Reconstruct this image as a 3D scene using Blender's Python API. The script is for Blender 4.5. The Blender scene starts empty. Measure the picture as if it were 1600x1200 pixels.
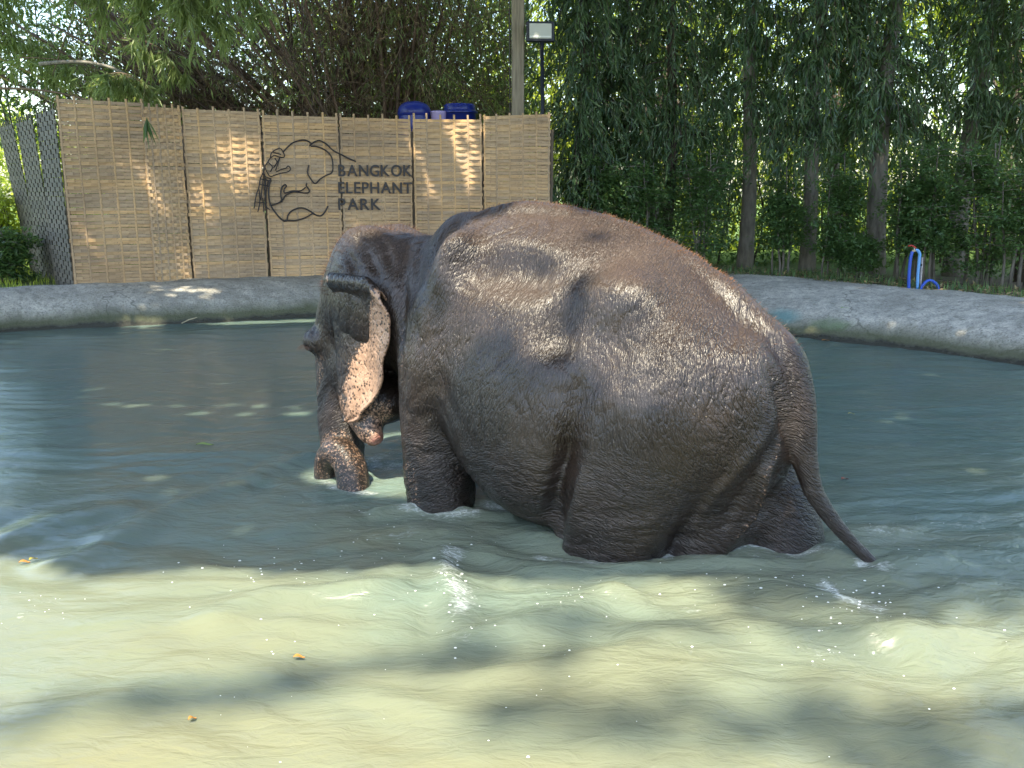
import bpy, math, random
import numpy as np
from mathutils import Vector, Matrix
random.seed(7)
rng = np.random.default_rng(11)
R = math.radians
scene = bpy.context.scene
COL = scene.collection

# ------------------------------------------------------------------ camera, sky, sun, exposure
CAM_H = 1.75
FPX, PITCH = 1400.0, R(12.1)
cam_d = bpy.data.cameras.new('camera')
cam_d.sensor_width = 36.0
cam_d.lens = 36.0 * FPX / 1600.0
cam_d.clip_start = 0.05
cam_d.clip_end = 400.0
cam = bpy.data.objects.new('camera', cam_d)
COL.objects.link(cam)
cam.location = (0, 0, CAM_H)
cam.rotation_euler = (R(90) - PITCH, 0, 0)
scene.camera = cam

SUN = Vector((-0.20, -0.45, 0.87)).normalized()      # direction towards the sun
SUN_EL = math.asin(SUN.z)
SUN_AZ = math.atan2(SUN.x, SUN.y)                     # from +Y, clockwise
world = bpy.data.worlds.new('World')
scene.world = world
world.use_nodes = True
wn = world.node_tree
for n in list(wn.nodes):
    wn.nodes.remove(n)
sky = wn.nodes.new('ShaderNodeTexSky')
sky.sky_type = 'NISHITA'
sky.sun_disc = False
sky.sun_elevation = SUN_EL
sky.sun_rotation = SUN_AZ
sky.air_density = 1.2
sky.dust_density = 1.5
bgn = wn.nodes.new('ShaderNodeBackground')
bgn.inputs['Strength'].default_value = 0.15
outn = wn.nodes.new('ShaderNodeOutputWorld')
wn.links.new(sky.outputs[0], bgn.inputs['Color'])
wn.links.new(bgn.outputs[0], outn.inputs['Surface'])

sun_d = bpy.data.lights.new('sun', 'SUN')
sun_d.energy = 3.7
sun_d.angle = R(0.55)
sun_d.color = (1.0, 0.90, 0.70)
sun = bpy.data.objects.new('sun', sun_d)
COL.objects.link(sun)
sun.location = (0, 0, 30)
sun.rotation_euler = SUN.to_track_quat('Z', 'Y').to_euler()

scene.view_settings.view_transform = 'Standard'
scene.view_settings.look = 'None'
scene.view_settings.gamma = 1.0
scene.view_settings.use_curve_mapping = False
scene.view_settings.exposure = 1.86
scene.render.engine = 'CYCLES'
scene.cycles.max_bounces = 8
scene.cycles.diffuse_bounces = 4
scene.cycles.transparent_max_bounces = 16
scene.cycles.use_denoising = True

# ------------------------------------------------------------------ helpers
def tag(o, label=None, cat=None, group=None, kind=None):
    if label: o['label'] = label
    if cat: o['category'] = cat
    if group: o['group'] = group
    if kind: o['kind'] = kind
    return o

def empty(name, loc=(0, 0, 0), rz=0.0):
    o = bpy.data.objects.new(name, None)
    o.empty_display_size = 0.2
    COL.objects.link(o)
    o.location = loc
    o.rotation_euler = (0, 0, rz)
    return o

def mesh_np(name, verts, faces, smooth=True):
    """faces: an (n,3) or (n,4) array, or a list of such arrays"""
    me = bpy.data.meshes.new(name)
    fl = faces if isinstance(faces, list) else [faces]
    fl = [np.asarray(f, dtype=np.int32) for f in fl if len(f)]
    verts = np.asarray(verts, dtype=np.float32)
    me.vertices.add(len(verts))
    me.vertices.foreach_set('co', verts.ravel())
    nl = sum(f.size for f in fl)
    nf = sum(len(f) for f in fl)
    me.loops.add(nl)
    me.polygons.add(nf)
    me.loops.foreach_set('vertex_index', np.concatenate([f.ravel() for f in fl]))
    sizes = np.concatenate([np.full(len(f), f.shape[1], np.int32) for f in fl])
    starts = np.concatenate([[0], np.cumsum(sizes)[:-1]]).astype(np.int32)
    me.polygons.foreach_set('loop_start', starts)
    me.polygons.foreach_set('loop_total', sizes)
    me.polygons.foreach_set('use_smooth', np.full(nf, smooth, dtype=bool))
    me.update(calc_edges=True)
    me.validate()
    return me

def link(name, me, mat=None, parent=None, loc=None):
    o = bpy.data.objects.new(name, me)
    COL.objects.link(o)
    if mat and not me.materials:
        me.materials.append(mat)
    if parent: o.parent = parent
    if loc is not None: o.location = loc
    return o

def attr(me, name, data, kind='FLOAT'):
    a = me.attributes.new(name, kind, 'POINT')
    key = 'vector' if kind == 'FLOAT_VECTOR' else 'value'
    a.data.foreach_set(key, np.asarray(data, np.float32).ravel())

# --- numpy gradient noise
_P = np.random.default_rng(5).permutation(256)
_P = np.concatenate([_P, _P, _P]).astype(np.int32)
_G = np.random.default_rng(6).normal(size=(256, 3)); _G /= np.linalg.norm(_G, axis=1)[:, None]
_G = _G.astype(np.float32)
def pnoise(x, y, z):
    x, y, z = np.broadcast_arrays(np.asarray(x, np.float32), np.asarray(y, np.float32), np.asarray(z, np.float32))
    xi, yi, zi = np.floor(x), np.floor(y), np.floor(z)
    xf, yf, zf = x - xi, y - yi, z - zi
    xi, yi, zi = xi.astype(np.int32) & 255, yi.astype(np.int32) & 255, zi.astype(np.int32) & 255
    fu = lambda t: t * t * t * (t * (t * 6 - 15) + 10)
    u, v, w = fu(xf), fu(yf), fu(zf)
    out = 0
    for a in (0, 1):
        for b in (0, 1):
            for c in (0, 1):
                g = _G[_P[_P[_P[(xi + a) & 255] + ((yi + b) & 255)] + ((zi + c) & 255)]]
                d = g[..., 0] * (xf - a) + g[..., 1] * (yf - b) + g[..., 2] * (zf - c)
                out = out + d * (u if a else 1 - u) * (v if b else 1 - v) * (w if c else 1 - w)
    return out * 1.6
def fbm(x, y, z, o=3):
    s, a = 0, 1.0
    for i in range(o):
        s = s + a * pnoise(x * 2 ** i + 7.3 * i, y * 2 ** i + 3.1 * i, z * 2 ** i)
        a *= 0.5
    return s
def sstep(a, b, x):
    t = np.clip((x - a) / (b - a), 0, 1)
    return t * t * (3 - 2 * t)

# --- tubes: one mesh from many tapered polylines
def tube_arrays(paths, sides=6, caps=True):
    V, F4, F3, n0 = [], [], [], 0
    ang = np.linspace(0, 2 * np.pi, sides, endpoint=False)
    for pts, rad in paths:
        P = np.asarray(pts, float); n = len(P)
        r = np.full(n, rad, float) if np.isscalar(rad) else np.asarray(rad, float)
        T = np.gradient(P, axis=0); T /= (np.linalg.norm(T, axis=1)[:, None] + 1e-9)
        ref = np.array([0, 0, 1.0]) if abs(T[0, 2]) < 0.9 else np.array([1.0, 0, 0])
        A = np.cross(T[0], ref); A /= np.linalg.norm(A)
        rings = []
        for i in range(n):
            A = A - T[i] * A.dot(T[i]); A /= (np.linalg.norm(A) + 1e-9)
            B = np.cross(T[i], A)
            rings.append(P[i] + r[i] * (np.cos(ang)[:, None] * A + np.sin(ang)[:, None] * B))
        V.append(np.concatenate(rings))
        i = np.arange(n - 1)[:, None] * sides; j = np.arange(sides)[None]
        jn = (j + 1) % sides
        q = np.stack([i + j, i + jn, i + sides + jn, i + sides + j], -1).reshape(-1, 4) + n0
        F4.append(q)
        if caps:
            c = len(V[-1])
            V.append(P[[0, -1]])
            jj = np.arange(sides); jk = (jj + 1) % sides
            F3.append(np.stack([np.full(sides, c), jk, jj], -1) + n0)
            b = (n - 1) * sides
            F3.append(np.stack([np.full(sides, c + 1), b + jj, b + jk], -1) + n0)
            n0 += 2
        n0 += n * sides
    return np.concatenate(V), ([np.concatenate(F4)] + ([np.concatenate(F3)] if F3 else []))

def tubes(name, paths, mat, parent=None, sides=6, smooth=True):
    V, F = tube_arrays(paths, sides)
    return link(name, mesh_np(name, V, F, smooth), mat, parent)

def box_arrays(cx, cy, cz, sx, sy, sz, rot=None):
    v = np.array([[x, y, z] for x in (-.5, .5) for y in (-.5, .5) for z in (-.5, .5)]) * (sx, sy, sz)
    if rot is not None: v = v @ np.array(rot).T
    v = v + (cx, cy, cz)
    f = np.array([[0, 1, 3, 2], [4, 6, 7, 5], [0, 4, 5, 1], [2, 3, 7, 6], [0, 2, 6, 4], [1, 5, 7, 3]])
    return v, f

def bevel(o, w=0.005, seg=2):
    m = o.modifiers.new('bevel', 'BEVEL'); m.width = w; m.segments = seg
    return o

# --- node helper
class NT:
    def __init__(self, name):
        self.m = bpy.data.materials.new(name); self.m.use_nodes = True
        self.t = self.m.node_tree
        self.b = self.t.nodes['Principled BSDF']; self.out = self.t.nodes['Material Output']
    def n(self, typ, **kw):
        nd = self.t.nodes.new(typ)
        for k, v in kw.items(): setattr(nd, k, v)
        return nd
    def l(self, a, b): self.t.links.new(a, b)
    def val(self, sock, v):
        if hasattr(v, 'links') or isinstance(v, bpy.types.NodeSocket): self.l(v, sock)
        else: sock.default_value = v
    def math(self, op, a, b=0.0, c=None, clamp=False):
        nd = self.n('ShaderNodeMath', operation=op, use_clamp=clamp)
        self.val(nd.inputs[0], a); self.val(nd.inputs[1], b)
        if c is not None: self.val(nd.inputs[2], c)
        return nd.outputs[0]
    def vmul(self, v, s):
        nd = self.n('ShaderNodeVectorMath', operation='MULTIPLY')
        self.val(nd.inputs[0], v); nd.inputs[1].default_value = s
        return nd.outputs[0]
    def vadd(self, v, s):
        nd = self.n('ShaderNodeVectorMath', operation='ADD')
        self.val(nd.inputs[0], v); self.val(nd.inputs[1], s)
        return nd.outputs[0]
    def attr(self, name): return self.n('ShaderNodeAttribute', attribute_name=name)
    def coord(self, kind='Object'): return self.n('ShaderNodeTexCoord').outputs[kind]
    def pos(self): return self.n('ShaderNodeNewGeometry').outputs['Position']
    def noise(self, vec, scale, detail=3, rough=0.55, dist=0.0, out='Fac'):
        nd = self.n('ShaderNodeTexNoise')
        self.val(nd.inputs['Vector'], vec)
        nd.inputs['Scale'].default_value = scale; nd.inputs['Detail'].default_value = detail
        nd.inputs['Roughness'].default_value = rough; nd.inputs['Distortion'].default_value = dist
        return nd.outputs[out]
    def vor(self, vec, scale, feature='F1', out='Distance', rand=1.0):
        nd = self.n('ShaderNodeTexVoronoi', feature=feature)
        self.val(nd.inputs['Vector'], vec); nd.inputs['Scale'].default_value = scale
        nd.inputs['Randomness'].default_value = rand
        return nd.outputs[out]
    def ramp(self, fac, stops, interp='LINEAR'):
        nd = self.n('ShaderNodeValToRGB'); cr = nd.color_ramp; cr.interpolation = interp
        while len(cr.elements) < len(stops): cr.elements.new(0.5)
        for e, (p, c) in zip(cr.elements, stops):
            e.position = p; e.color = (c, c, c, 1) if isinstance(c, (int, float)) else (*c, 1)
        self.l(fac, nd.inputs[0]); return nd.outputs[0]
    def mix(self, fac, a, b, mode='MIX'):
        nd = self.n('ShaderNodeMix', data_type='RGBA', blend_type=mode)
        self.val(nd.inputs[0], fac)
        for s, v in ((nd.inputs[6], a), (nd.inputs[7], b)):
            if isinstance(v, tuple): s.default_value = (*v, 1) if len(v) == 3 else v
            else: self.l(v, s)
        return nd.outputs[2]
    def bump(self, h, strength=0.5, dist=0.01, normal=None):
        nd = self.n('ShaderNodeBump'); nd.inputs['Strength'].default_value = strength
        nd.inputs['Distance'].default_value = dist; self.l(h, nd.inputs['Height'])
        if normal is not None: self.l(normal, nd.inputs['Normal'])
        return nd.outputs[0]
    def set(self, **kw):
        for k, v in kw.items():
            s = self.b.inputs[k.replace('_', ' ')]
            if isinstance(v, tuple) and len(v) == 3 and s.type == 'RGBA': v = (*v, 1)
            self.val(s, v)
        return self

def simple(name, color, rough=0.6, **kw):
    m = NT(name); m.set(Base_Color=color, Roughness=rough, **kw); return m.m

def varied(name, c1, c2, scale=8.0, rough=0.7, bump=0.3, dist=0.01, stretch=(1, 1, 1), coord='Object', per_object=0.0, **kw):
    m = NT(name)
    v = m.vmul(m.coord(coord), stretch)
    f = m.noise(v, scale, 4, 0.6)
    col = m.mix(m.ramp(f, [(0.3, 0.0), (0.7, 1.0)]), c1, c2)
    if per_object:
        oi = m.n('ShaderNodeObjectInfo')
        hsv = m.n('ShaderNodeHueSaturation')
        m.l(m.math('MULTIPLY_ADD', oi.outputs['Random'], 2 * per_object, 1 - per_object), hsv.inputs['Value'])
        m.l(col, hsv.inputs['Color']); col = hsv.outputs[0]
    m.set(Base_Color=col, Roughness=rough, **kw)
    m.l(m.bump(m.noise(v, scale * 3, 4, 0.6), bump, dist), m.b.inputs['Normal'])
    return m.m
# ================================================================== survey helper
def at(px, py, y=None, z=None):
    """a point of the place: the sight line through a photograph pixel met with the plane y = const or z = const"""
    u = (600 - py) / FPX; r = (px - 800) / FPX
    d = np.array([r, math.cos(PITCH) + u * math.sin(PITCH), -math.sin(PITCH) + u * math.cos(PITCH)])
    t = (y / d[1]) if y is not None else (z - CAM_H) / d[2]
    return np.array([0, 0, CAM_H]) + t * d

def crom(P, n, closed=False):
    P = np.asarray(P, float); m = len(P)
    out = []
    segs = m if closed else m - 1
    for i in range(segs):
        g = (lambda k: P[k % m]) if closed else (lambda k: P[min(max(k, 0), m - 1)])
        p0, p1, p2, p3 = g(i - 1), g(i), g(i + 1), g(i + 2)
        for t in np.linspace(0, 1, n, endpoint=False):
            out.append(0.5 * ((2 * p1) + (-p0 + p2) * t + (2 * p0 - 5 * p1 + 4 * p2 - p3) * t * t + (-p0 + 3 * p1 - 3 * p2 + p3) * t ** 3))
    if not closed: out.append(P[-1])
    return np.array(out)

# ================================================================== pool: bank, floor, water, ground
WL = [(-7.6, 3.5), (-7.9, 6.5), (-7.6, 9.3), (-6.5, 11.3), (-4.69, 11.95), (-2.8, 12.7), (-1, 12.95), (.8, 12.8), (2.3, 12.15), (3.4, 11.05),
      (4.4, 10.2), (5.3, 9.1), (6.1, 7.4), (6.6, 5.2), (6.2, 3), (4.5, 1.3), (2, .85), (-2, .85), (-5.5, 1.3)]
CR = [(-8.6, 3.2), (-8.9, 6.5), (-8.5, 9.8), (-6.75, 11.95), (-4.9, 13.15), (-3.07, 14.0), (-1.2, 14.45), (1.0, 14.6), (2.8, 14.4), (4.2, 13.5),
      (5.2, 12.2), (6.19, 10.86), (7.2, 8.2), (7.8, 5.2), (7.3, 2.3), (5.2, .2), (2, -.3), (-2, -.3), (-6.3, .2)]
WLc, CRc = crom(WL, 22, True), crom(CR, 22, True)
NB = len(WLc)
# profile of the bank: s across (0 = waterline, 1 = crest), height
PRF = [(-.45, -.64), (-.28, -.40), (-.13, -.16), (-.05, -.04), (0, .02), (.035, .10), (.09, .19), (.17, .27), (.27, .335), (.38, .385), (.50, .425), (.62, .455), (.74, .475), (.86, .49), (.96, .495), (1.06, .48), (1.2, .45), (1.4, .42)]
sN = np.array([p[0] for p in PRF]); zN = np.array([p[1] for p in PRF])
ss = np.concatenate([np.linspace(-.45, 0, 8, endpoint=False), np.linspace(0, .3, 16, endpoint=False), np.linspace(.3, 1.4, 20)])
zz = np.interp(ss, sN, zN)
XY = WLc[:, None] + (CRc - WLc)[:, None] * ss[None, :, None]
Z = np.repeat(zz[None], NB, 0)
lump = fbm(XY[..., 0] * 1.1, XY[..., 1] * 1.1, 0, 4)
amp = sstep(-.1, .2, ss)[None] * sstep(1.4, 1.1, ss)[None]
Z = Z + .030 * lump * amp + .010 * fbm(XY[..., 0] * 7, XY[..., 1] * 7, 2, 2) * amp
shift = .05 * fbm(XY[..., 0] * .8, XY[..., 1] * .8, 5, 2)
dirn = (CRc - WLc) / np.linalg.norm(CRc - WLc, axis=1)[:, None]
XY = XY + dirn[:, None] * (shift * sstep(1.0, .5, ss)[None])[..., None]
V = np.concatenate([XY, Z[..., None]], -1).reshape(-1, 3)
m_ = len(ss)
i, j = np.meshgrid(np.arange(NB), np.arange(m_ - 1), indexing='ij')
a_ = i * m_ + j; b_ = ((i + 1) % NB) * m_ + j
Q = np.stack([a_, b_, b_ + 1, a_ + 1], -1).reshape(-1, 4)

def bank_mat():
    m = NT('concrete_bank')
    P = m.pos()
    sep = m.n('ShaderNodeSeparateXYZ'); m.l(P, sep.inputs[0]); z = sep.outputs['Z']
    n1 = m.noise(P, 1.3, 5, .62); n2 = m.noise(P, 9, 5, .7); n3 = m.noise(P, 45, 4, .7)
    c = m.mix(m.ramp(n1, [(.38, 0.0), (.62, 1.0)]), (.34, .325, .28), (.68, .65, .57))
    c = m.mix(m.ramp(n2, [(.42, 0.0), (.62, .75)]), c, (.33, .32, .29))
    c = m.mix(m.ramp(n3, [(.30, .75), (.50, 0.0)]), c, (.085, .085, .075))
    crk = m.vor(m.vadd(P, m.vmul(m.noise(P, 3.0, 3, .6, 0, 'Color'), (.5, .5, .5))), .42, 'DISTANCE_TO_EDGE')
    c = m.mix(m.ramp(crk, [(.002, .6), (.006, 0.0)]), c, (.06, .06, .05))
    drip = m.noise(m.vmul(P, (5, 5, .5)), 2.2, 3, .6)
    c = m.mix(m.ramp(drip, [(.55, 0.0), (.68, .45)]), c, (.14, .14, .11))
    # algae and tide stain just above the water
    zz_ = m.math('ADD', z, m.math('MULTIPLY', m.math('SUBTRACT', n1, .5), .16))
    zz_ = m.math('ADD', zz_, m.math('MULTIPLY', m.math('SUBTRACT', n2, .5), .10))
    c = m.mix(m.ramp(zz_, [(.10, .9), (.27, .0)]), c, (.075, .085, .035))
    c = m.mix(m.ramp(zz_, [(.035, .9), (.07, .0)]), c, (.028, .026, .018))
    # a bluish and green stain of old paint low on the right bank
    def blob(cx, cy, cz, rx, ry, rz):
        q = m.n('ShaderNodeVectorMath', operation='SUBTRACT'); m.l(P, q.inputs[0]); q.inputs[1].default_value = (cx, cy, cz)
        q2 = m.n('ShaderNodeVectorMath', operation='DIVIDE'); m.l(q.outputs[0], q2.inputs[0]); q2.inputs[1].default_value = (rx, ry, rz)
        ln = m.n('ShaderNodeVectorMath', operation='LENGTH'); m.l(q2.outputs[0], ln.inputs[0])
        return m.ramp(m.math('ADD', ln.outputs['Value'], m.math('MULTIPLY', n2, .6)), [(.5, .65), (1.15, 0.0)])
    b1 = tuple(at(1225, 492, z=.22)); b2 = tuple(at(1290, 505, z=.2))
    c = m.mix(blob(*b1, .35, .5, .2), c, (.10, .30, .32))
    c = m.mix(blob(*b2, .5, .5, .16), c, (.17, .28, .12))
    m.set(Base_Color=c, Roughness=m.ramp(zz_, [(.03, .25), (.12, .82)]))
    hgt = m.math('ADD', m.math('MULTIPLY', n2, .6), m.math('MULTIPLY', n3, .5))
    m.l(m.bump(hgt, 1.0, .05), m.b.inputs['Normal'])
    return m.m
o = link('pool_bank', mesh_np('pool_bank', V, Q), bank_mat()); tag(o, kind='structure')

# floor of the pool
cx, cy = WLc.mean(0)
V = np.concatenate([[(cx, cy, -.63)], np.c_[WLc + (CRc - WLc) * -.40, np.full(NB, -.63)]])
F = np.stack([np.zeros(NB, int), 1 + np.arange(NB), 1 + (np.arange(NB) + 1) % NB], -1)[:, ::-1]
o = link('pool_floor', mesh_np('pool_floor', V, F, False), varied('pool_silt', (.12, .12, .07), (.2, .19, .12), 3)); tag(o, kind='structure')

# ground: one sheet from the crest outwards to the horizon
steps = [0, .25, .6, 1.1, 1.8, 2.8, 4.2, 6.5, 10, 16, 26, 45, 80, 140]
edge = WLc + (CRc - WLc) * 1.30
cen = np.array([-.5, 7.0]); rad = edge - cen; rl = np.linalg.norm(rad, axis=1)[:, None]; rd = rad / rl
G = np.stack([edge + rd * s_ for s_ in steps], 1)
Zg_ = .42 + .035 * fbm(G[..., 0] * .6, G[..., 1] * .6, 1, 3) * np.minimum(1, np.array(steps) / 1.0)[None]
Zg_[:, 0] = .40
V = np.concatenate([G, Zg_[..., None]], -1).reshape(-1, 3); m_ = len(steps)
i, j = np.meshgrid(np.arange(NB), np.arange(m_ - 1), indexing='ij')
a_ = i * m_ + j; b_ = ((i + 1) % NB) * m_ + j
Q = np.stack([a_, b_, b_ + 1, a_ + 1], -1).reshape(-1, 4)
def ground_mat():
    m = NT('ground_soil'); P = m.pos()
    n1 = m.noise(P, .5, 4, .6); n2 = m.noise(P, 7, 5, .7); n3 = m.noise(P, 40, 3, .7)
    dirt = m.mix(m.ramp(n2, [(.35, 0.0), (.65, 1.0)]), (.055, .042, .028), (.13, .10, .065))
    grass = m.mix(m.ramp(n3, [(.3, 0.0), (.7, 1.0)]), (.06, .12, .02), (.14, .22, .045))
    sep = m.n('ShaderNodeSeparateXYZ'); m.l(P, sep.inputs[0])
    far = m.ramp(m.math('MULTIPLY_ADD', sep.outputs['Y'], .05, m.math('MULTIPLY', n1, .3)), [(.84, 0.0), (1.0, 1.0)])
    left = m.ramp(m.math('MULTIPLY_ADD', sep.outputs['X'], -.1, m.math('MULTIPLY', n1, .2)), [(.72, 0.0), (.84, 1.0)])
    c = m.mix(m.math('MAXIMUM', far, left), dirt, grass)
    m.set(Base_Color=c, Roughness=.95); m.l(m.bump(n3, .8, .03), m.b.inputs['Normal'])
    return m.m
o = link('ground', mesh_np('ground', V, Q), ground_mat()); tag(o, kind='structure')

# --- water
def inside(P, poly):
    x, y = P[:, 0], P[:, 1]; c = np.zeros(len(P), bool)
    x0, y0 = poly[:, 0], poly[:, 1]; x1, y1 = np.roll(x0, -1), np.roll(y0, -1)
    for a, b, d, e in zip(x0, y0, x1, y1):
        if b == e: continue
        m = ((b > y) != (e > y)) & (x < (d - a) * (y - b) / (e - b) + a)
        c ^= m
    return c
wx = np.arange(-8.3, 7.1, .028)
wy = np.concatenate([np.arange(.5, 6.0, .019), np.arange(6.0, 9.0, .03), np.arange(9.0, 13.3, .05)])
X, Y = np.meshgrid(wx, wy, indexing='ij')
poly = WLc + (CRc - WLc) * .16
ci = inside(np.stack([X.ravel(), Y.ravel()], -1), poly).reshape(X.shape)

def seg2(X, Y, pts):
    D = np.full(X.shape, 9.0)
    for a, b in zip(pts, pts[1:]):
        a, b = np.array(a), np.array(b); d = b - a
        t = np.clip(((X - a[0]) * d[0] + (Y - a[1]) * d[1]) / (d @ d), 0, 1)
        D = np.minimum(D, np.hypot(X - a[0] - t * d[0], Y - a[1] - t * d[1]))
    return D
body_line = [(1.45, 4.2), (.5, 4.55), (-.45, 5.0), (-1.1, 5.35)]
DB = seg2(X, Y, body_line)
near = sstep(1.9, .25, DB)
fore = sstep(5.0, 3.6, Y) * sstep(-2.6, -.6, X - .25 * (Y - 3))
wxp, wyp = .30 * fbm(X * .7, Y * .7, 1, 2), .30 * fbm(X * .7 + 9, Y * .7, 4, 2)
Xw, Yw = X + wxp, Y + wyp
def ridged(x, y, z): return 1 - np.abs(pnoise(x, y, z)) * 1.6
h = .010 * pnoise(Xw * .55, Yw * 1.3, 0)                                    # slow swell
h += (.0050 + .0085 * near + .0105 * fore) * pnoise(Xw * 1.7, Yw * 5.0, 2)
h += (.0008 + .0050 * near + .0022 * fore) * pnoise(Xw * 4.5, Yw * 12.5, 4)
h += (.034 * fore + .019 * near) * (fbm(Xw * .9 + .4 * Yw, Yw * 2.0 - .3 * X, 7, 3))
h += (.0005 * fore + .0035 * near) * pnoise(Xw * 12, Yw * 24, 9)
right = sstep(1.0, 2.4, X)
h += .003 * sstep(-.5, -3, X) * sstep(5, 7, Y) * pnoise(Xw * .9, Yw * 7.0, 17)
h += .007 * right * pnoise(Xw * 1.2, Yw * 8.0, 12)
def wave(line, w, a_h, wob=.06, side=0.0):
    d = seg2(X + wob * fbm(X * 2, Y * 2, 3, 2), Y + wob * fbm(X * 2 + 5, Y * 2, 3, 2), line)
    return a_h * np.exp(-(d / w) ** 2) - .5 * a_h * np.exp(-((d - 1.9 * w) / (1.1 * w)) ** 2)
P2 = lambda *p: [tuple(at(a, b, z=0)[:2]) for a, b in p]
h += wave(P2((700, 860), (705, 905), (730, 950)), .08, .018)
h += wave(P2((960, 915), (1010, 935), (1080, 945), (1180, 940)), .07, .011)
h += wave(P2((350, 960), (420, 935), (560, 925), (690, 930)), .10, .020)
h += wave(P2((740, 985), (880, 960), (960, 920)), .10, .020)
h += wave(P2((1000, 990), (1150, 975), (1300, 985), (1600, 1000)), .10, .022)
h += wave(P2((100, 880), (250, 800), (400, 740), (480, 715)), .10, .016)
h += wave(P2((0, 850), (90, 810), (200, 790)), .09, .014)
h += wave(P2((1300, 860), (1350, 830), (1450, 810), (1600, 800)), .10, .018)
h += wave(P2((960, 860), (1000, 850), (1040, 856)), .04, .030, .02)
h += wave(P2((590, 800), (640, 795), (740, 800), (800, 800)), .05, .016, .03)
h *= 1.35
h += (.0022 * fore + .0022 * near) * (ridged(Xw * 2.2 - .5 * Yw, Yw * 8.5, 21) - .6)
h *= sstep(13.2, 12.0, Y) * .75 + .25
idx = np.full(X.shape, -1, np.int64); idx[ci] = np.arange(ci.sum())
V = np.stack([X[ci], Y[ci], h[ci]], -1)
q = np.stack([idx[:-1, :-1], idx[1:, :-1], idx[1:, 1:], idx[:-1, 1:]], -1).reshape(-1, 4)
q = q[(q >= 0).all(1)]
me = mesh_np('water', V, q)
# churned-up froth
fo = np.zeros(X.shape)
def froth(pts, w, s): 
    global fo
    fo = np.maximum(fo, s * np.exp(-(seg2(X, Y, P2(*pts)) / w) ** 2))
froth([(700, 860), (705, 905), (725, 945)], .09, .85)
froth([(960, 866), (1000, 858), (1045, 862)], .08, 1.0)
froth([(1290, 912), (1320, 935), (1370, 945)], .07, .9)
froth([(1180, 905), (1240, 912), (1290, 920)], .06, .5)
froth([(1310, 850), (1400, 825), (1500, 815), (1600, 812)], .13, .55)
froth([(560, 830), (620, 835), (680, 820)], .10, .50)
froth([(590, 720), (640, 735)], .22, .85); froth([(740, 778), (790, 790)], .10, .9)
froth([(490, 785), (560, 800), (640, 805), (740, 812)], .12, .45)
froth([(840, 865), (900, 875), (1060, 870), (1300, 870)], .07, .55)
froth([(980, 920), (1040, 935), (1100, 950), (1200, 940)], .05, .45)
froth([(1440, 925), (1520, 920), (1600, 915)], .08, .4)
froth([(0, 985), (60, 950), (80, 940)], .05, .5); froth([(720, 985), (760, 1010)], .08, .45); froth([(1260, 1020), (1290, 1010)], .06, .5)
for w_ in ([(845, 866), (880, 875), (950, 877), (1010, 868), (1060, 862)], [(630, 795), (690, 800), (742, 800)], [(1060, 852), (1140, 855), (1180, 850), (1240, 862), (1300, 862)], [(498, 742), (525, 765), (580, 772)], [(1350, 880), (1385, 892)]):
    froth(w_, .06, .95)
fo *= .55 + .45 * np.clip(fbm(Xw * 5, Yw * 8, 3, 3) + .4, 0, 1.3)
attr(me, 'froth', fo[ci]); attr(me, 'chop', np.clip((.21 + near * .9 + fore * .42 + .40 * right + .12 * sstep(-1.5, -5, X)), 0, 1.2)[ci])
def water_mat():
    m = NT('murky_pool_water'); P = m.pos()
    st = m.vmul(P, (1.0, 2.4, 1.0))
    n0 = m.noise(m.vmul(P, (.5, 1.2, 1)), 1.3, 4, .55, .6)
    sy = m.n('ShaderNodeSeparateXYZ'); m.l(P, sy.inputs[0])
    sunlit_tint = m.math('ADD', m.ramp(m.math('MULTIPLY', sy.outputs['Y'], .1), [(.22, .8), (.62, 0.0)]), m.math('MULTIPLY', m.math('SUBTRACT', n0, .5), 1.3), None, True)
    c = m.mix(sunlit_tint, (.118, .170, .148), (.186, .186, .112))  # sunlit yellow near and shaded teal far, put into the water colour
    fr = m.attr('froth').outputs['Fac']
    cell = m.vor(m.vadd(st, m.vmul(m.noise(P, 9, 2, .5, 0, 'Color'), (.12, .12, .12))), 26, 'DISTANCE_TO_EDGE')
    nn = m.noise(st, 16, 6, .75, .8)
    fm = m.ramp(m.math('ADD', m.math('MULTIPLY', fr, .75), m.math('MULTIPLY', m.math('SUBTRACT', nn, .5), 1.25)), [(.31, 0.0), (.66, .78)])
    lace = m.math('MULTIPLY', fm, m.ramp(cell, [(.02, 1.0), (.20, .45)]))
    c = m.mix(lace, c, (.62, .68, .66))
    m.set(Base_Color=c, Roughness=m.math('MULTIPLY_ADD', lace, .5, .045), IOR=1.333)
    m.b.inputs['Subsurface Weight'].default_value = .55
    m.b.inputs['Subsurface Radius'].default_value = (1.0, 1.05, .7)
    m.b.inputs['Subsurface Scale'].default_value = .05
    chop = m.attr('chop').outputs['Fac']
    r1 = m.noise(st, 7.5, 4, .55, .9); r2 = m.noise(st, 24, 4, .55, .6)
    hh_ = m.math('ADD', m.math('MULTIPLY', r1, .6), m.math('MULTIPLY', r2, .11))
    hh_ = m.math('ADD', m.math('MULTIPLY', hh_, chop), m.math('MULTIPLY', lace, .25))
    m.l(m.bump(hh_, .7, .035), m.b.inputs['Normal'])
    return m.m
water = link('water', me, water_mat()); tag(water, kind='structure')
def water_z(x, y):
    i = min(max(int(np.searchsorted(wx, x)), 0), len(wx) - 1); j = min(max(int(np.searchsorted(wy, y)), 0), len(wy) - 1)
    return float(h[i, j])
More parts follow.
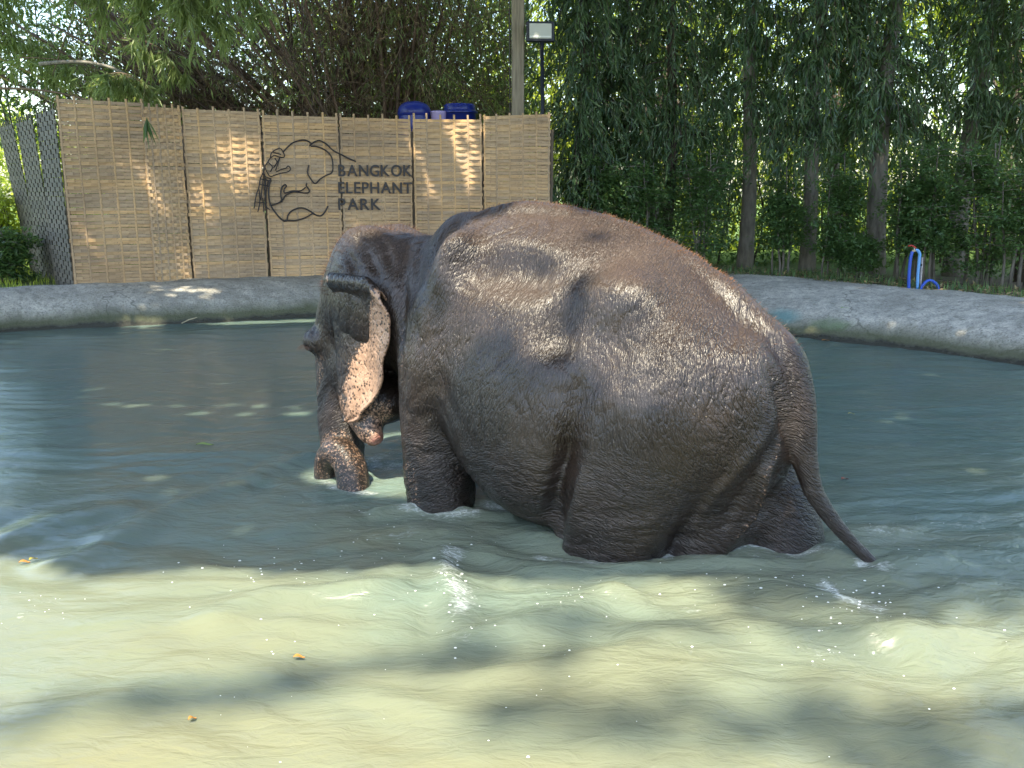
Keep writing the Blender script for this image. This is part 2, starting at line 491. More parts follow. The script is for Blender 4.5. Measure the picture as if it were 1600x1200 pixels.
# ================================================================== woven bamboo fence
def bamboo_mat(name, c1, c2, cd):
    m = NT(name)
    P = m.coord('Object')
    st = m.vmul(P, (1.2, 1, 60))
    f = m.noise(st, 3.5, 4, .65)
    c = m.mix(m.ramp(f, [(.3, 0.0), (.7, 1.0)]), c1, c2)
    # splits between the splints of one strip
    c = m.mix(m.ramp(m.noise(m.vmul(P, (.6, 1, 130)), 2.2, 2, .5), [(.36, .85), (.46, 0.0)]), c, cd)
    blot = m.ramp(m.noise(P, 30, 3, .6), [(.62, 0.0), (.72, .6)])
    c = m.mix(blot, c, cd)
    big = m.ramp(m.noise(m.pos(), 1.1, 3, .6), [(.35, .0), (.7, .35)])
    c = m.mix(big, c, cd)
    oi = m.n('ShaderNodeObjectInfo'); hsv = m.n('ShaderNodeHueSaturation')
    m.l(m.math('MULTIPLY_ADD', oi.outputs['Random'], .42, .84), hsv.inputs['Value'])
    m.l(m.math('MULTIPLY_ADD', oi.outputs['Random'], .25, .85), hsv.inputs['Saturation'])
    m.l(c, hsv.inputs['Color'])
    m.set(Base_Color=hsv.outputs[0], Roughness=.55)
    m.l(m.bump(m.noise(m.vmul(P, (.8, 1, 110)), 3, 3, .6), .6, .006), m.b.inputs['Normal'])
    return m.m
M_BAM = bamboo_mat('split_bamboo', (.44, .285, .150), (.70, .485, .275), (.085, .045, .022))
M_BAMG = bamboo_mat('weathered_bamboo', (.055, .050, .040), (.14, .128, .105), (.035, .032, .028))

def strip_mesh(width, n_st, phase, hgt, amp=.015, th=.0035):
    """one split-bamboo strip woven in front of and behind the stakes"""
    xs = np.linspace(-width / 2, width / 2, 2 * n_st + 1)
    ph = (np.arange(2 * n_st + 1) / 2.0)
    off = amp * np.cos(np.pi * (ph + .5 + phase))
    V, nn = [], len(xs)
    for x, o in zip(xs, off):
        V += [(x, o - th, -hgt / 2), (x, o + th, -hgt / 2), (x, o + th * .6, hgt / 2), (x, o - th * .6, hgt / 2)]
    F = []
    for i in range(nn - 1):
        for j in range(4):
            a, b = i * 4 + j, i * 4 + (j + 1) % 4
            F.append((a, a + 4, b + 4, b))
    F += [(0, 1, 2, 3), (4 * nn - 1, 4 * nn - 2, 4 * nn - 3, 4 * nn - 4)]
    return mesh_np('strip', V, np.array(F), False)
PITCH_Z = .047
N_ST = 5
UNIT = {False: [strip_mesh(1.0, N_ST, p, .0455) for p in (0, 1)], True: [strip_mesh(1.0, 8, p, .062) for p in (0, 1)]}
for k, ml in UNIT.items():
    for me in ml: me.materials.append(M_BAMG if k else M_BAM)
def stake_mesh(hgt, mat):
    r = .017; V = []; n = 9
    for i in range(n):
        z = hgt * i / (n - 1); b = .002 * math.sin(i * 2.1)
        V += [(r * math.cos(a) + b, .5 * r * math.sin(a), z) for a in np.linspace(0, 2 * np.pi, 6, endpoint=False)]
    F = [(i * 6 + j, i * 6 + (j + 1) % 6, (i + 1) * 6 + (j + 1) % 6, (i + 1) * 6 + j) for i in range(n - 1) for j in range(6)]
    me = mesh_np('stake', V, np.array(F)); me.materials.append(mat); return me

def panel(p0, p1, zb, hgt, label, grey=False, lean=0.0, roll=0.0, cat='fence panel', group='bamboo fence panels'):
    p0, p1 = np.array(p0), np.array(p1)
    d = p1 - p0; w = float(np.linalg.norm(d)); ang = math.atan2(d[1], d[0])
    root = empty('bamboo_fence_panel', ((p0[0] + p1[0]) / 2, (p0[1] + p1[1]) / 2, zb), 0)
    root.rotation_euler = Matrix.Rotation(ang, 3, 'Z').to_euler()
    root.rotation_euler = (Matrix.Rotation(ang, 3, 'Z') @ Matrix.Rotation(lean, 3, 'X') @ Matrix.Rotation(roll, 3, 'Y')).to_euler()
    tag(root, label, cat, group)
    pz = PITCH_Z * (1.35 if grey else 1.0)
    rows = int(hgt / pz)
    n_st = 8 if grey else N_ST
    pr = random.Random(int(p0[0] * 100) + 7)
    for r in range(rows):
        o = bpy.data.objects.new('bamboo_strip', UNIT[grey][(r // (1 if grey else 1)) % 2])
        COL.objects.link(o); o.parent = root
        o.location = (pr.uniform(-.008, .008), pr.uniform(-.002, .002), pz * (r + .5) + pr.uniform(-.003, .003))
        o.scale = (w * pr.uniform(.985, 1.012), pr.uniform(.85, 1.15), pr.uniform(.93, 1.08))
        o.rotation_euler = (0, pr.uniform(-.0032, .0032), 0)
    sm = stake_mesh(hgt + .03, M_BAMG if grey else M_BAM)
    for k in range(n_st + (0 if grey else 1)):
        o = bpy.data.objects.new('stake', sm); COL.objects.link(o); o.parent = root
        x = -w / 2 + w * (k + (.5 if grey else 0)) / n_st
        x = min(max(x, -w / 2 + .02), w / 2 - .02)
        o.location = (x, 0, pr.uniform(-.015, .02))
    return root

SEAMS = [(-6.06, 12.40), (-5.12, 12.98), (-4.73, 13.28), (-3.71, 13.78), (-2.63, 14.12), (-1.57, 14.52), (-.45, 14.58), (.60, 14.15)]
LAB = ['wide bamboo panel at the left corner of the fence, with a hanging sprig before it',
       'narrow strip of bamboo fence left of the first dark seam',
       'bamboo panel with a bright diagonal patch of sun left of the line drawing',
       'bamboo panel carrying the black elephant line drawing',
       'bamboo panel behind the black lettering',
       'bamboo panel with small sun flecks, right of the lettering under the blue drum lid',
       'rightmost bamboo panel of the fence, next to the dark trees']
gap = .012
for k in range(7):
    a, b = np.array(SEAMS[k]), np.array(SEAMS[k + 1]); u = (b - a) / np.linalg.norm(b - a)
    nrm = np.array([u[1], -u[0]])
    ov = nrm * (.03 if k == 1 else 0)
    if k == 1: a = a - u * .06
    g = gap + (.012 if k in (2, 5) else 0)
    hg = (2.50, 2.47, 2.45, 2.44, 2.42, 2.44, 2.45)[k]
    panel(a + u * g + ov, b - u * g + ov, .46, hg, LAB[k], lean=R((1.2, .8, .4, .3, 0, .3, .6)[k]))
# side run of weathered panels going back from the corner
c0 = np.array([-6.06, 12.42]); dv = np.array([-.62, .785]); dv /= np.linalg.norm(dv)
SL = ['grey weathered woven panel nearest the left corner of the fence', 'second grey weathered panel back from the fence corner, with creeper on it', 'farthest grey weathered woven panel at the left edge of the photo']
for k in range(3):
    a = c0 + dv * (1.10 * k + .02) + np.array([.02 * k, .05 * k]); b = a + dv * 1.16
    panel(b, a, .42, 2.44 - .03 * k, SL[k], grey=True, lean=R(.5 + 2.6 * k), group='grey side panels of the fence')
# posts behind the fence
pm = varied('fence_post_wood', (.10, .075, .05), (.20, .15, .10), 9, .8, .5, .01, (1, 1, .1))
PL = ['left corner', 'first dark seam', 'second seam, beside the line drawing', 'third seam, at the first letters', 'fourth seam, right of the lettering', 'seam between the two rightmost panels', 'right end of the fence']
for k, s_ in enumerate([SEAMS[0]] + SEAMS[2:]):
    o = tubes('fence_post', [([(0, 0, 0), (0, 0, 1.2), (.01, 0, 2.30)], [.035, .033, .030])], pm, None, 8)
    o.location = (s_[0], s_[1] + .07, .38)
    tag(o, 'thin dark wooden post behind the bamboo fence at the ' + PL[k], 'fence post', 'posts behind the bamboo fence')

def on_fence(px, py, out=.03):
    best = None
    for k in range(7):
        a, b = np.array(SEAMS[k]), np.array(SEAMS[k + 1]); u = (b - a) / np.linalg.norm(b - a); n = np.array([u[1], -u[0]])
        a2 = a + n * out; d = at(px, py, y=10.0) - np.array([0, 0, CAM_H])
        t = (a2 @ n) / (d[:2] @ n); p = np.array([0, 0, CAM_H]) + t * d
        s = (p[:2] - a2) @ u
        if -.02 <= s <= np.linalg.norm(b - a) + .02:
            return p, ang_of(u)
    return p, ang_of(u)
def ang_of(u): return math.atan2(u[1], u[0])

# --- the line drawing and the lettering on the fence
M_WIRE = simple('black_painted_steel', (.022, .018, .020), .45)
zq = lambda *pts: [on_fence(380 + a / 3.077, 140 + b / 3.077, .035)[0] for a, b in pts]
sign = empty('park_sign', tuple(on_fence(560, 335, .03)[0]))
tag(sign, 'black elephant line drawing with the words BANGKOK ELEPHANT PARK on the bamboo fence', 'sign')
SO = np.array(sign.location)
def wire(name, *pts, r=.0085):
    P = crom(np.array(zq(*pts)) - SO, 4)
    return tubes(name, [(P, r)], M_WIRE, sign, 6)
wire('elephant_outline', (190, 302), (215, 275), (240, 255), (280, 243), (310, 247), (332, 264), r=.0115)
wire('elephant_outline', (318, 270), (345, 250), (370, 246), (400, 262), (430, 290), (470, 312), (510, 332), (542, 346), r=.012)
wire('elephant_outline', (325, 272), (360, 275), (400, 295), (425, 325), (431, 370), (425, 400), (400, 412), (370, 430), (346, 452), (325, 430), (310, 400), (316, 362), r=.0115)
wire('elephant_outline', (133, 425), (125, 460), (122, 500), (130, 550), (150, 585), (185, 625), (208, 630), (215, 605), (235, 582), (270, 569), (300, 573), (330, 590), (352, 604), (375, 606), (393, 588), (407, 560), r=.012)
wire('elephant_outline', (200, 628), (250, 629), (300, 615), (338, 592), r=.0115)
wire('elephant_outline', (130, 557), (165, 547), (190, 530), (203, 510), (240, 492), (275, 495), (310, 497), (318, 484), (303, 462), (306, 450), r=.0115)
wire('elephant_outline', (187, 542), (180, 500), (186, 470), (200, 457), (207, 464), (196, 480), (200, 497), (235, 488), (275, 487), (300, 470), r=.0105)
for pts in ([(150, 292), (175, 282), (190, 297), (198, 322), (175, 325), (150, 316), (132, 326), (135, 306), (150, 292)],
            [(132, 326), (117, 350), (105, 370), (116, 400), (130, 417), (150, 412), (180, 402), (215, 395), (228, 380), (215, 367), (206, 377), (180, 385), (158, 396)],
            [(105, 370), (95, 400), (82, 430), (75, 470), (62, 510), (52, 572)], [(95, 400), (110, 420), (133, 428)], [(85, 430), (136, 440)], [(80, 455), (126, 466)],
            [(76, 480), (80, 540), (70, 588)], [(93, 520), (98, 560), (100, 590)], [(60, 540), (112, 546)], [(110, 425), (104, 500), (110, 560), (127, 576)],
            [(152, 330), (162, 350), (146, 376), (166, 346), (176, 330), (156, 388)], [(120, 350), (140, 372), (130, 395)], [(140, 300), (160, 306), (182, 312)],
            [(96, 430), (90, 480), (84, 530)], [(120, 440), (112, 480), (104, 530)]):
    wire('rider_outline', *pts, r=.0085)
GLYPH = {}
def glyph(ch):
    if ch not in GLYPH:
        cu = bpy.data.curves.new('letter_curve', 'FONT'); cu.body = ch; cu.size = 1.0; cu.extrude = .03; cu.offset = .014
        tmp = bpy.data.objects.new('tmp', cu); COL.objects.link(tmp)
        dg = bpy.context.evaluated_depsgraph_get(); me = bpy.data.meshes.new_from_object(tmp.evaluated_get(dg))
        bpy.data.objects.remove(tmp); me.name = 'letter'
        n = len(me.vertices); co = np.zeros(n * 3, np.float32); me.vertices.foreach_get('co', co); co = co.reshape(-1, 3)
        mn, mx = co.min(0), co.max(0)
        co[:, 0] -= mn[0]; co[:, 1] -= (0 if ch != 'Q' else 0)
        me.vertices.foreach_set('co', co.ravel()); me.materials.clear(); me.materials.append(M_WIRE)
        GLYPH[ch] = (me, mx[0] - mn[0], mx[1])
    return GLYPH[ch]
CAPH = glyph('E')[2]
def word(text, x0, x1, ytop, ybot):
    X0, X1 = 380 + x0 / 3.077, 380 + x1 / 3.077; YT, YB = 140 + ytop / 3.077, 140 + ybot / 3.077
    pa, ang = on_fence(X0, YB, .034); pb, _ = on_fence(X1, YB, .034); pt, _ = on_fence(X0, YT, .034)
    L = float(np.linalg.norm(pb[:2] - pa[:2])); sy = (pt[2] - pa[2]) / CAPH
    ws = [glyph(c)[1] for c in text]; gp = .11
    sx = L / (sum(ws) + gp * (len(text) - 1))
    x = 0; u = (pb - pa) / np.linalg.norm(pb - pa); ang = math.atan2(u[1], u[0])
    for c in text:
        me, w, _ = glyph(c)
        o = bpy.data.objects.new('letter', me); COL.objects.link(o); o.parent = sign
        o.location = tuple(pa + u * x * sx - SO); o.rotation_euler = (R(90), 0, ang); o.scale = (sx, sy, .3)
        o['label'] = 'black letter ' + c
        x += w + gp
word('BANGKOK', 458, 812, 361, 416); word('ELEPHANT', 458, 812, 444, 498); word('PARK', 458, 662, 523, 578)

# ================================================================== things behind the fence
M_BLUE = varied('blue_plastic', (.008, .018, .17), (.014, .030, .24), 6, .36, .15, .004)
def lathe(name, prof, mat, parent=None, n=28, smooth=True):
    ang = np.linspace(0, 2 * np.pi, n, endpoint=False); V = []
    for r, z in prof: V += [(r * math.cos(a), r * math.sin(a), z) for a in ang]
    m = len(prof)
    F = [(i * n + j, i * n + (j + 1) % n, (i + 1) * n + (j + 1) % n, (i + 1) * n + j) for i in range(m - 1) for j in range(n)]
    return link(name, mesh_np(name, V, np.array(F), smooth), mat, parent)
def rack_at(x, y, top, label):
    r = empty('wooden_rack', (x, y, .42)); tag(r, label, 'rack', 'racks under the blue drums')
    hgt = top - .42
    v, f = box_arrays(0, 0, hgt - .03, 1.0, .8, .06); link('deck', mesh_np('deck', v, f, False), pm, r)
    for sx in (-.45, .45):
        for sy in (-.35, .35):
            v, f = box_arrays(sx, sy, (hgt - .06) / 2, .08, .08, hgt - .06); link('leg', mesh_np('leg', v, f, False), pm, r)
p = at(647, 158, y=15.4); z0 = p[2] - .62
rack_at(p[0], 15.4, z0, 'rough wooden rack behind the fence under the domed blue drum')
d1 = empty('blue_drum', (p[0], 15.4, z0)); tag(d1, 'blue plastic drum with a domed top peeping over the fence, left of the flat-topped one', 'drum')
lathe('barrel', [(0, 0), (.24, 0), (.27, .03), (.275, .2), (.26, .38)], M_BLUE, d1)
lathe('lid', [(.26, .38), (.275, .40), (.275, .46), (.26, .50), (.235, .545), (.17, .59), (.08, .615), (.001, .62)], M_BLUE, d1)
p = at(718, 163, y=15.5); z0 = p[2] - .62
rack_at(p[0] + .1, 15.5, z0, 'rough wooden rack behind the fence under the flat-topped blue drum')
d2 = empty('blue_drum', (p[0], 15.5, z0)); tag(d2, 'blue plastic drum with a flat ringed lid, right of the domed one', 'drum')
lathe('barrel', [(0, 0), (.26, 0), (.28, .03), (.285, .2), (.27, .47), (.30, .475)], M_BLUE, d2)
lathe('lid', [(.30, .475), (.305, .50), (.275, .51), (.262, .53), (.268, .545), (.258, .56), (.262, .60), (.24, .62), (.0, .615)], M_BLUE, d2)
p = at(683, 172, y=15.35)
lb = lathe('lilac_basin', [(.001, 0), (.10, 0), (.13, .16), (.14, .17), (.13, .175), (.09, .02), (.001, .02)], simple('lilac_plastic', (.40, .34, .62), .4))
lb.location = (p[0] + .02, 15.35, at(647, 155, y=15.4)[2] - .62); lb.scale = (1, 1, 2.45)
tag(lb, 'small lilac plastic tub between the two blue drums', 'tub')

# utility pole, floodlight
pole = empty('utility_pole', (at(809, 172, y=14.95)[0], 14.95, .40)); tag(pole, 'weathered grey pole with a side cable rising behind the right end of the fence', 'pole')
v, f = box_arrays(0, 0, 4.2, .20, .20, 8.4); o = link('shaft', mesh_np('shaft', v, f, False), varied('weathered_pole', (.16, .135, .10), (.33, .29, .22), 6, .85, .6, .01, (6, 6, .4)), pole); bevel(o, .02)
tubes('cable', [([(-.125, -.05, .1), (-.12, -.06, 2.0), (-.13, -.06, 4.0), (-.12, -.05, 6.5), (-.12, -.05, 8.3)], .012)], simple('black_cable', (.03, .025, .02), .5), pole, 6)
fp = at(844, 50, y=14.75)
fl = empty('floodlight', (at(849, 170, y=14.75)[0], 14.75, .40)); tag(fl, 'dark floodlight with a pale square lens on a thin post behind the fence', 'floodlight')
M_DK = simple('dark_blue_steel', (.018, .022, .035), .45)
tubes('post', [([(0, 0, 0), (0, 0, 2), (-.03, 0, fp[2] - .40 - .12)], .030)], M_DK, fl, 8)
hd = link('lamp_housing', mesh_np('lamp_housing', *box_arrays(0, 0, 0, .43, .10, .30), smooth=False), M_DK, fl); bevel(hd, .012)
hd.location = (fp[0] - fl.location.x, 0, fp[2] - .40); hd.rotation_euler = (R(-6), 0, R(4))
ln = link('lens', mesh_np('lens', *box_arrays(0, -.058, 0, .345, .012, .225), smooth=False), simple('frosted_lens', (.55, .57, .52), .25), hd); bevel(ln, .006)
v1, f1_ = box_arrays(0, -.066, -.085, .33, .006, .02); link('lens_rim', mesh_np('lens_rim', v1, f1_, False), simple('lens_rim', (.75, .77, .74), .4), hd)

# blue standpipe on the right bank
b0 = at(1430, 448, y=12.15)
st_ = empty('standpipe', (b0[0], 12.15, .40)); tag(st_, 'pale blue standpipe with a red-handled tap and a darker blue hose on the right bank', 'standpipe')
M_PB = simple('pale_blue_pipe', (.13, .36, .72), .4); M_HB = simple('blue_hose', (.022, .085, .48), .42)
M_RED = simple('red_handle', (.42, .03, .02), .4); M_PG = simple('grey_pipe', (.36, .33, .33), .6)
dpt = 12.15
lp = lambda px, py, dy=0: at(px, py, y=dpt + dy) - np.array(st_.location)
tubes('riser_pipe', [(crom([lp(1433.5, 452), lp(1434, 430), lp(1436.5, 405), lp(1437, 397), lp(1434, 391.5), lp(1430, 391)], 5), .020)], M_PB, st_, 10)
tubes('clip', [([lp(1434, 414), lp(1440.5, 414)], .012)], simple('black_strap', (.02, .02, .02), .5), st_, 8)
tubes('tap_body', [([lp(1431, 391.5), lp(1425, 392.5)], .019), ([lp(1428.5, 393), lp(1428.5, 387)], .010)], simple('brass_tap', (.42, .38, .28), .35, Metallic=.4), st_, 8)['kind'] = 'stuff'
tubes('tap_handle', [(crom([lp(1431, 388), lp(1428, 385), lp(1424, 383.5), lp(1419, 384.5)], 4), [.010] * 12 + [.006])], M_RED, st_, 6)
tubes('drain_hose', [(crom([lp(1425.5, 393), lp(1423, 402), lp(1421, 420), lp(1420, 440), lp(1420, 452)], 5), .021)], M_HB, st_, 10)
tubes('support_rod', [([lp(1441, 402, .02), lp(1440, 420, .02), lp(1438.5, 439, .02), lp(1438.5, 452, .02)], .015)], M_PG, st_, 8)
hp = [at(a, b, y=12.1) for a, b in ((1437, 455), (1441, 447), (1447, 440), (1453, 438), (1460, 441), (1465, 447), (1467, 455))]
o = tubes('garden_hose', [(crom(np.array(hp) - hp[0], 5), .019)], M_HB, None, 10); o.location = tuple(hp[0]); tag(o, 'loop of blue hose arching out of the ground right of the standpipe', 'hose')
# ================================================================== vegetation
def leaf_mat(name, c1, c2, trans=.35, rough=.38, tcol=None, spec=.5):
    m = NT(name)
    t = m.attr('tint').outputs['Fac']
    c = m.mix(t, c1, c2)
    nd = m.t.nodes.new('ShaderNodeBsdfTranslucent')
    tc = tcol or tuple(min(1, x * 2.6 + .02) for x in c2)
    tmix = m.mix(t, tuple(x * .75 for x in tc), tc); m.l(tmix, nd.inputs['Color'])
    m.set(Base_Color=c, Roughness=rough); m.b.inputs['Specular IOR Level'].default_value = spec
    mx = m.t.nodes.new('ShaderNodeMixShader'); mx.inputs[0].default_value = trans
    m.l(m.b.outputs[0], mx.inputs[1]); m.l(nd.outputs[0], mx.inputs[2]); m.l(mx.outputs[0], m.out.inputs['Surface'])
    return m.m

def leaves_mesh(name, P, D, L, W, up=None, fold=.25, seed=0, tint=None, curl=0.0):
    """folded lance-shaped leaves: base P, direction D, length L, width W"""
    n = len(P); g = np.random.default_rng(seed)
    D = D / (np.linalg.norm(D, axis=1)[:, None] + 1e-9)
    ref = g.normal(size=(n, 3)) if up is None else up + g.normal(size=(n, 3)) * .35
    S = np.cross(D, ref); S /= (np.linalg.norm(S, axis=1)[:, None] + 1e-9)
    N = np.cross(S, D)
    L = np.broadcast_to(L, n)[:, None]; W = np.broadcast_to(W, n)[:, None]
    mid = P + D * L * .42
    a = mid + S * W * .5 + N * W * fold; b = mid - S * W * .5 + N * W * fold
    tip = P + D * L - N * L * curl
    V = np.stack([P, a, tip, b], 1).reshape(-1, 3)
    k = np.arange(n)[:, None] * 4
    F = np.concatenate([k + [0, 1, 2], k + [0, 2, 3]], 0)
    me = mesh_np(name, V, F, False)
    tt = g.random(n) if tint is None else tint
    attr(me, 'tint', np.repeat(tt, 4))
    return me

def shadow_of(p): return p[0] - SUN.x / SUN.z * p[2], p[1] - SUN.y / SUN.z * p[2]
FLECKS = [(*shadow_of(on_fence(a, b, 0)[0]), r, r * .8) for a, b, r in ((705, 210, .09), (663, 254, .11), (728, 257, .13), (744, 246, .08), (669, 273, .08), (734, 299, .08), (672, 290, .07), (741, 283, .06), (452, 262, .07), (520, 275, .06), (280, 370, .09), (240, 345, .08), (600, 300, .05))]
def _seg(pa, pb, w):
    a, b = np.array(shadow_of(pa)), np.array(shadow_of(pb)); d = b - a
    return (*((a + b) / 2), np.linalg.norm(d) / 2 + w, w, 1, math.atan2(d[1], d[0]))
PATCH = [_seg(on_fence(402, 238, 0)[0], on_fence(312, 330, 0)[0], .14), _seg(at(300, 470, z=.34), at(485, 462, z=.36), .16), _seg(at(180, 496, z=.14), at(245, 490, z=.16), .07)]
_ef = np.array([-math.cos(R(33)), math.sin(R(33))]); _el = np.array([-_ef[1], _ef[0]])
def _back(f, l, z, r):      # an opening above the elephant's back
    q = np.array([.971, 4.394]) + f * _ef + l * _el; x, y = shadow_of((q[0], q[1], z)); return (x, y, r, r * .85)
BACK = [_back(*b) for b in ((1.0, .32, 1.48, .2), (.8, .35, 1.42, .2), (.55, .38, 1.42, .2), (.35, .3, 1.42, .2), (.05, .28, 1.3, .2), (.5, .5, 1.15, .2), (1.3, .38, 1.35, .13), (-.1, .3, 1.15, .2), (1.22, .2, 1.56, .16), (.95, .1, 1.66, .22), (.72, .2, 1.58, .22), (.45, .1, 1.56, .24), (.15, .1, 1.45, .26), (-.1, .1, 1.3, .24), (-.3, .0, 1.1, .2),
        (.85, .52, 1.22, .20), (.62, .56, 1.12, .17), (.25, .50, 1.15, .26), (.0, .50, 1.05, .26), (.10, .56, .90, .20), (-.15, .46, .90, .22), (-.30, .30, .95, .22), (-.42, .05, .7, .15), (1.15, .45, 1.25, .11))]
# the shade: where sunlight reaches the water plane and where the crowns above stop it
def lit_map(x, y):
    L = sstep(4.0, 3.95, y + .05 * np.sin(x * 2.3) + .025 * np.sin(x * 6.1 + 1) - .17 * sstep(-2.0, -2.35, x) + .05 * sstep(-1.7, -.6, x))           # open water in the foreground
    def E(cx, cy, rx, ry, s=1.0, a=0.0):
        ca, sa = math.cos(a), math.sin(a); u = ca * (x - cx) + sa * (y - cy); v = -sa * (x - cx) + ca * (y - cy)
        return s * sstep(1.15, .85, np.sqrt((u / rx) ** 2 + (v / ry) ** 2))
    for e in [*BACK, (-.92, 5.46, .40, .26), (-.30, 5.10, .6, .17), (-.60, 6.3, .45, .28),
              *PATCH, (-4.5, 12.75, .5, .08), (-2.4, 7.15, 1.0, .09, .8, -.03),
              *FLECKS, (-2.1, 14.6, .14, .10), (2.0, 15.8, 1.0, .5, .8), (-10.2, 15.8, 2.0, 2.4), (1.3, 5.6, .5, .12, .8),
              (-.2, 16.2, .5, .4, .9), (-5.2, 16.4, .9, .5, .9)]:
        L = np.maximum(L, E(*e))
    def band(pts, w, s):
        nonlocal L
        D = seg2(x, y, pts); L = L * (1 - s * np.exp(-(D / w) ** 2))
    band([(-2.6, 2.55), (-1.72, 2.72), (-1.13, 2.87), (-.49, 3.13), (-.1, 3.22), (.2, 3.1)], .10, .95)
    band([(.0, 2.75), (.6, 2.70), (1.2, 2.68), (1.9, 2.75), (2.6, 2.9)], .14, .95)
    band([(1.0, 3.68), (1.5, 3.66), (2.2, 3.70), (3.4, 3.66)], .17, .95); band([(1.3, 3.9), (2.2, 3.86), (3.6, 3.85)], .10, .8)
    band([(-.2, 3.52), (.4, 3.42), (.9, 3.38), (1.4, 3.30)], .08, .7)
    band([(1.2, 2.45), (2.2, 2.3)], .16, .9)
    band([_back(.47, .62, 1.0, 1)[:2], _back(.50, .45, 1.35, 1)[:2], _back(.55, .2, 1.55, 1)[:2]], .05, .40)
    band([_back(1.1, .3, 1.5, 1)[:2], _back(.7, .42, 1.42, 1)[:2]], .04, .30)
    return L
SH = 10.0
def shade_crown(n, xr, yr, seed, SH=10.0, fine=False):
    g = np.random.default_rng(seed)
    z = g.uniform(SH - 1.0, SH + 2.0, n)
    tx, ty = g.uniform(*xr, n), g.uniform(*yr, n)                     # where the leaf's shadow falls
    near_lit = lambda e: np.max([lit_map(tx + a * e, ty + b * e) for a, b in ((0, 0), (1, 0), (-1, 0), (0, 1), (0, -1), (.7, .7), (-.7, .7), (.7, -.7), (-.7, -.7))], axis=0)
    if fine:                                                          # small leaves round the openings
        keep = (g.random(n) > near_lit(.03) * 1.02) & (near_lit(.42) > .3)
    else:
        keep = g.random(n) > near_lit(.26 if SH < 15 else .02) * 1.02
    x = tx + SUN.x / SUN.z * z; y = ty + SUN.y / SUN.z * z
    return np.stack([x, y, z], -1)[keep]
M_LSH = leaf_mat('shade_tree_leaf', (.035, .07, .018), (.08, .13, .03), .35)
M_BARK = varied('grey_bark', (.13, .12, .105), (.30, .28, .245), 5, .85, .8, .02, (2.5, 2.5, .7))
M_STEM = varied('thin_stem_bark', (.07, .065, .055), (.17, .155, .13), 5, .85, .6, .01, (2, 2, .7))
M_BARKD = varied('dark_bark', (.045, .036, .028), (.105, .085, .065), 6, .85, .8, .02, (2.5, 2.5, .6))
for side, xr, base, lab in ((-1, (-11, -1.3), (-10.5, 1.5), 'unseen shade tree on the left bank, its crown shaped to shade the pool'), (1, (-1.3, 9.0), (9.0, 2.0), 'unseen shade tree on the right bank, its crown shaped to shade the pool')):
    lots = [(shade_crown(27000, xr, (3.7, 20.5), 3 + side), .42, .21), (shade_crown(9000, xr, (1.7, 4.1), 13 + side, 19.0), .20, .09), (shade_crown(110000, xr, (3.9, 17.0), 33 + side, 9.0, True), .19, .095),
            (shade_crown(15000, xr, (3.95, 4.6), 53 + side, 7.5, True), .15, .08)]
    g = np.random.default_rng(40 + side)
    P = np.concatenate([q[0] for q in lots]); LL = np.concatenate([np.full(len(q[0]), q[1]) for q in lots]) * g.uniform(.75, 1.2, len(P)); WW = np.concatenate([np.full(len(q[0]), q[2]) for q in lots]) * g.uniform(.85, 1.2, len(P))
    D = g.normal(size=P.shape) * [1, 1, .35] + [0, 0, -.25]; D /= np.linalg.norm(D, axis=1)[:, None]
    root = empty('unseen_shade_tree', (base[0], base[1], .4)); tag(root, lab, 'tree', 'unseen trees shading the pool')  # trees out of view, crowns shaped to cast the wanted shade
    RO = np.array(root.location)
    link('crown', leaves_mesh('crown', P - RO - D * LL[:, None] / 2, D, LL, WW, up=np.tile([0, 0, 1.0], (len(P), 1)), seed=5), M_LSH, root)
    limbs = [([(0, 0, -.1), (.1 * -side, .1, 2.5), (-.3 * side, .3, 5.0), (-.8 * side, .8, 7.2)], [.34, .28, .24, .18])]
    link('trunk', mesh_np('trunk', *tube_arrays([(crom(limbs[0][0], 5), np.interp(np.linspace(0, 1, 16), [0, .33, .66, 1], limbs[0][1]))], 12)), M_BARK, root)

# --- drooping, dark-leaved trees behind the right bank
M_DROOP = leaf_mat('drooping_leaf', (.036, .076, .046), (.115, .185, .085), .30, .38, (.28, .42, .06), .6)
M_SHRUB = leaf_mat('shrub_leaf', (.034, .084, .030), (.098, .175, .058), .28, .45, (.25, .40, .08))
M_SUNNY = leaf_mat('sunlit_leaf', (.12, .19, .012), (.29, .35, .022), .50, .45, (.65, .75, .12))
M_BAML = leaf_mat('bamboo_leaf', (.12, .18, .06), (.26, .33, .13), .42, .42, (.45, .55, .15))
M_DRY = leaf_mat('dry_bamboo_leaf', (.16, .12, .06), (.36, .29, .15), .35, .6, (.5, .4, .2))

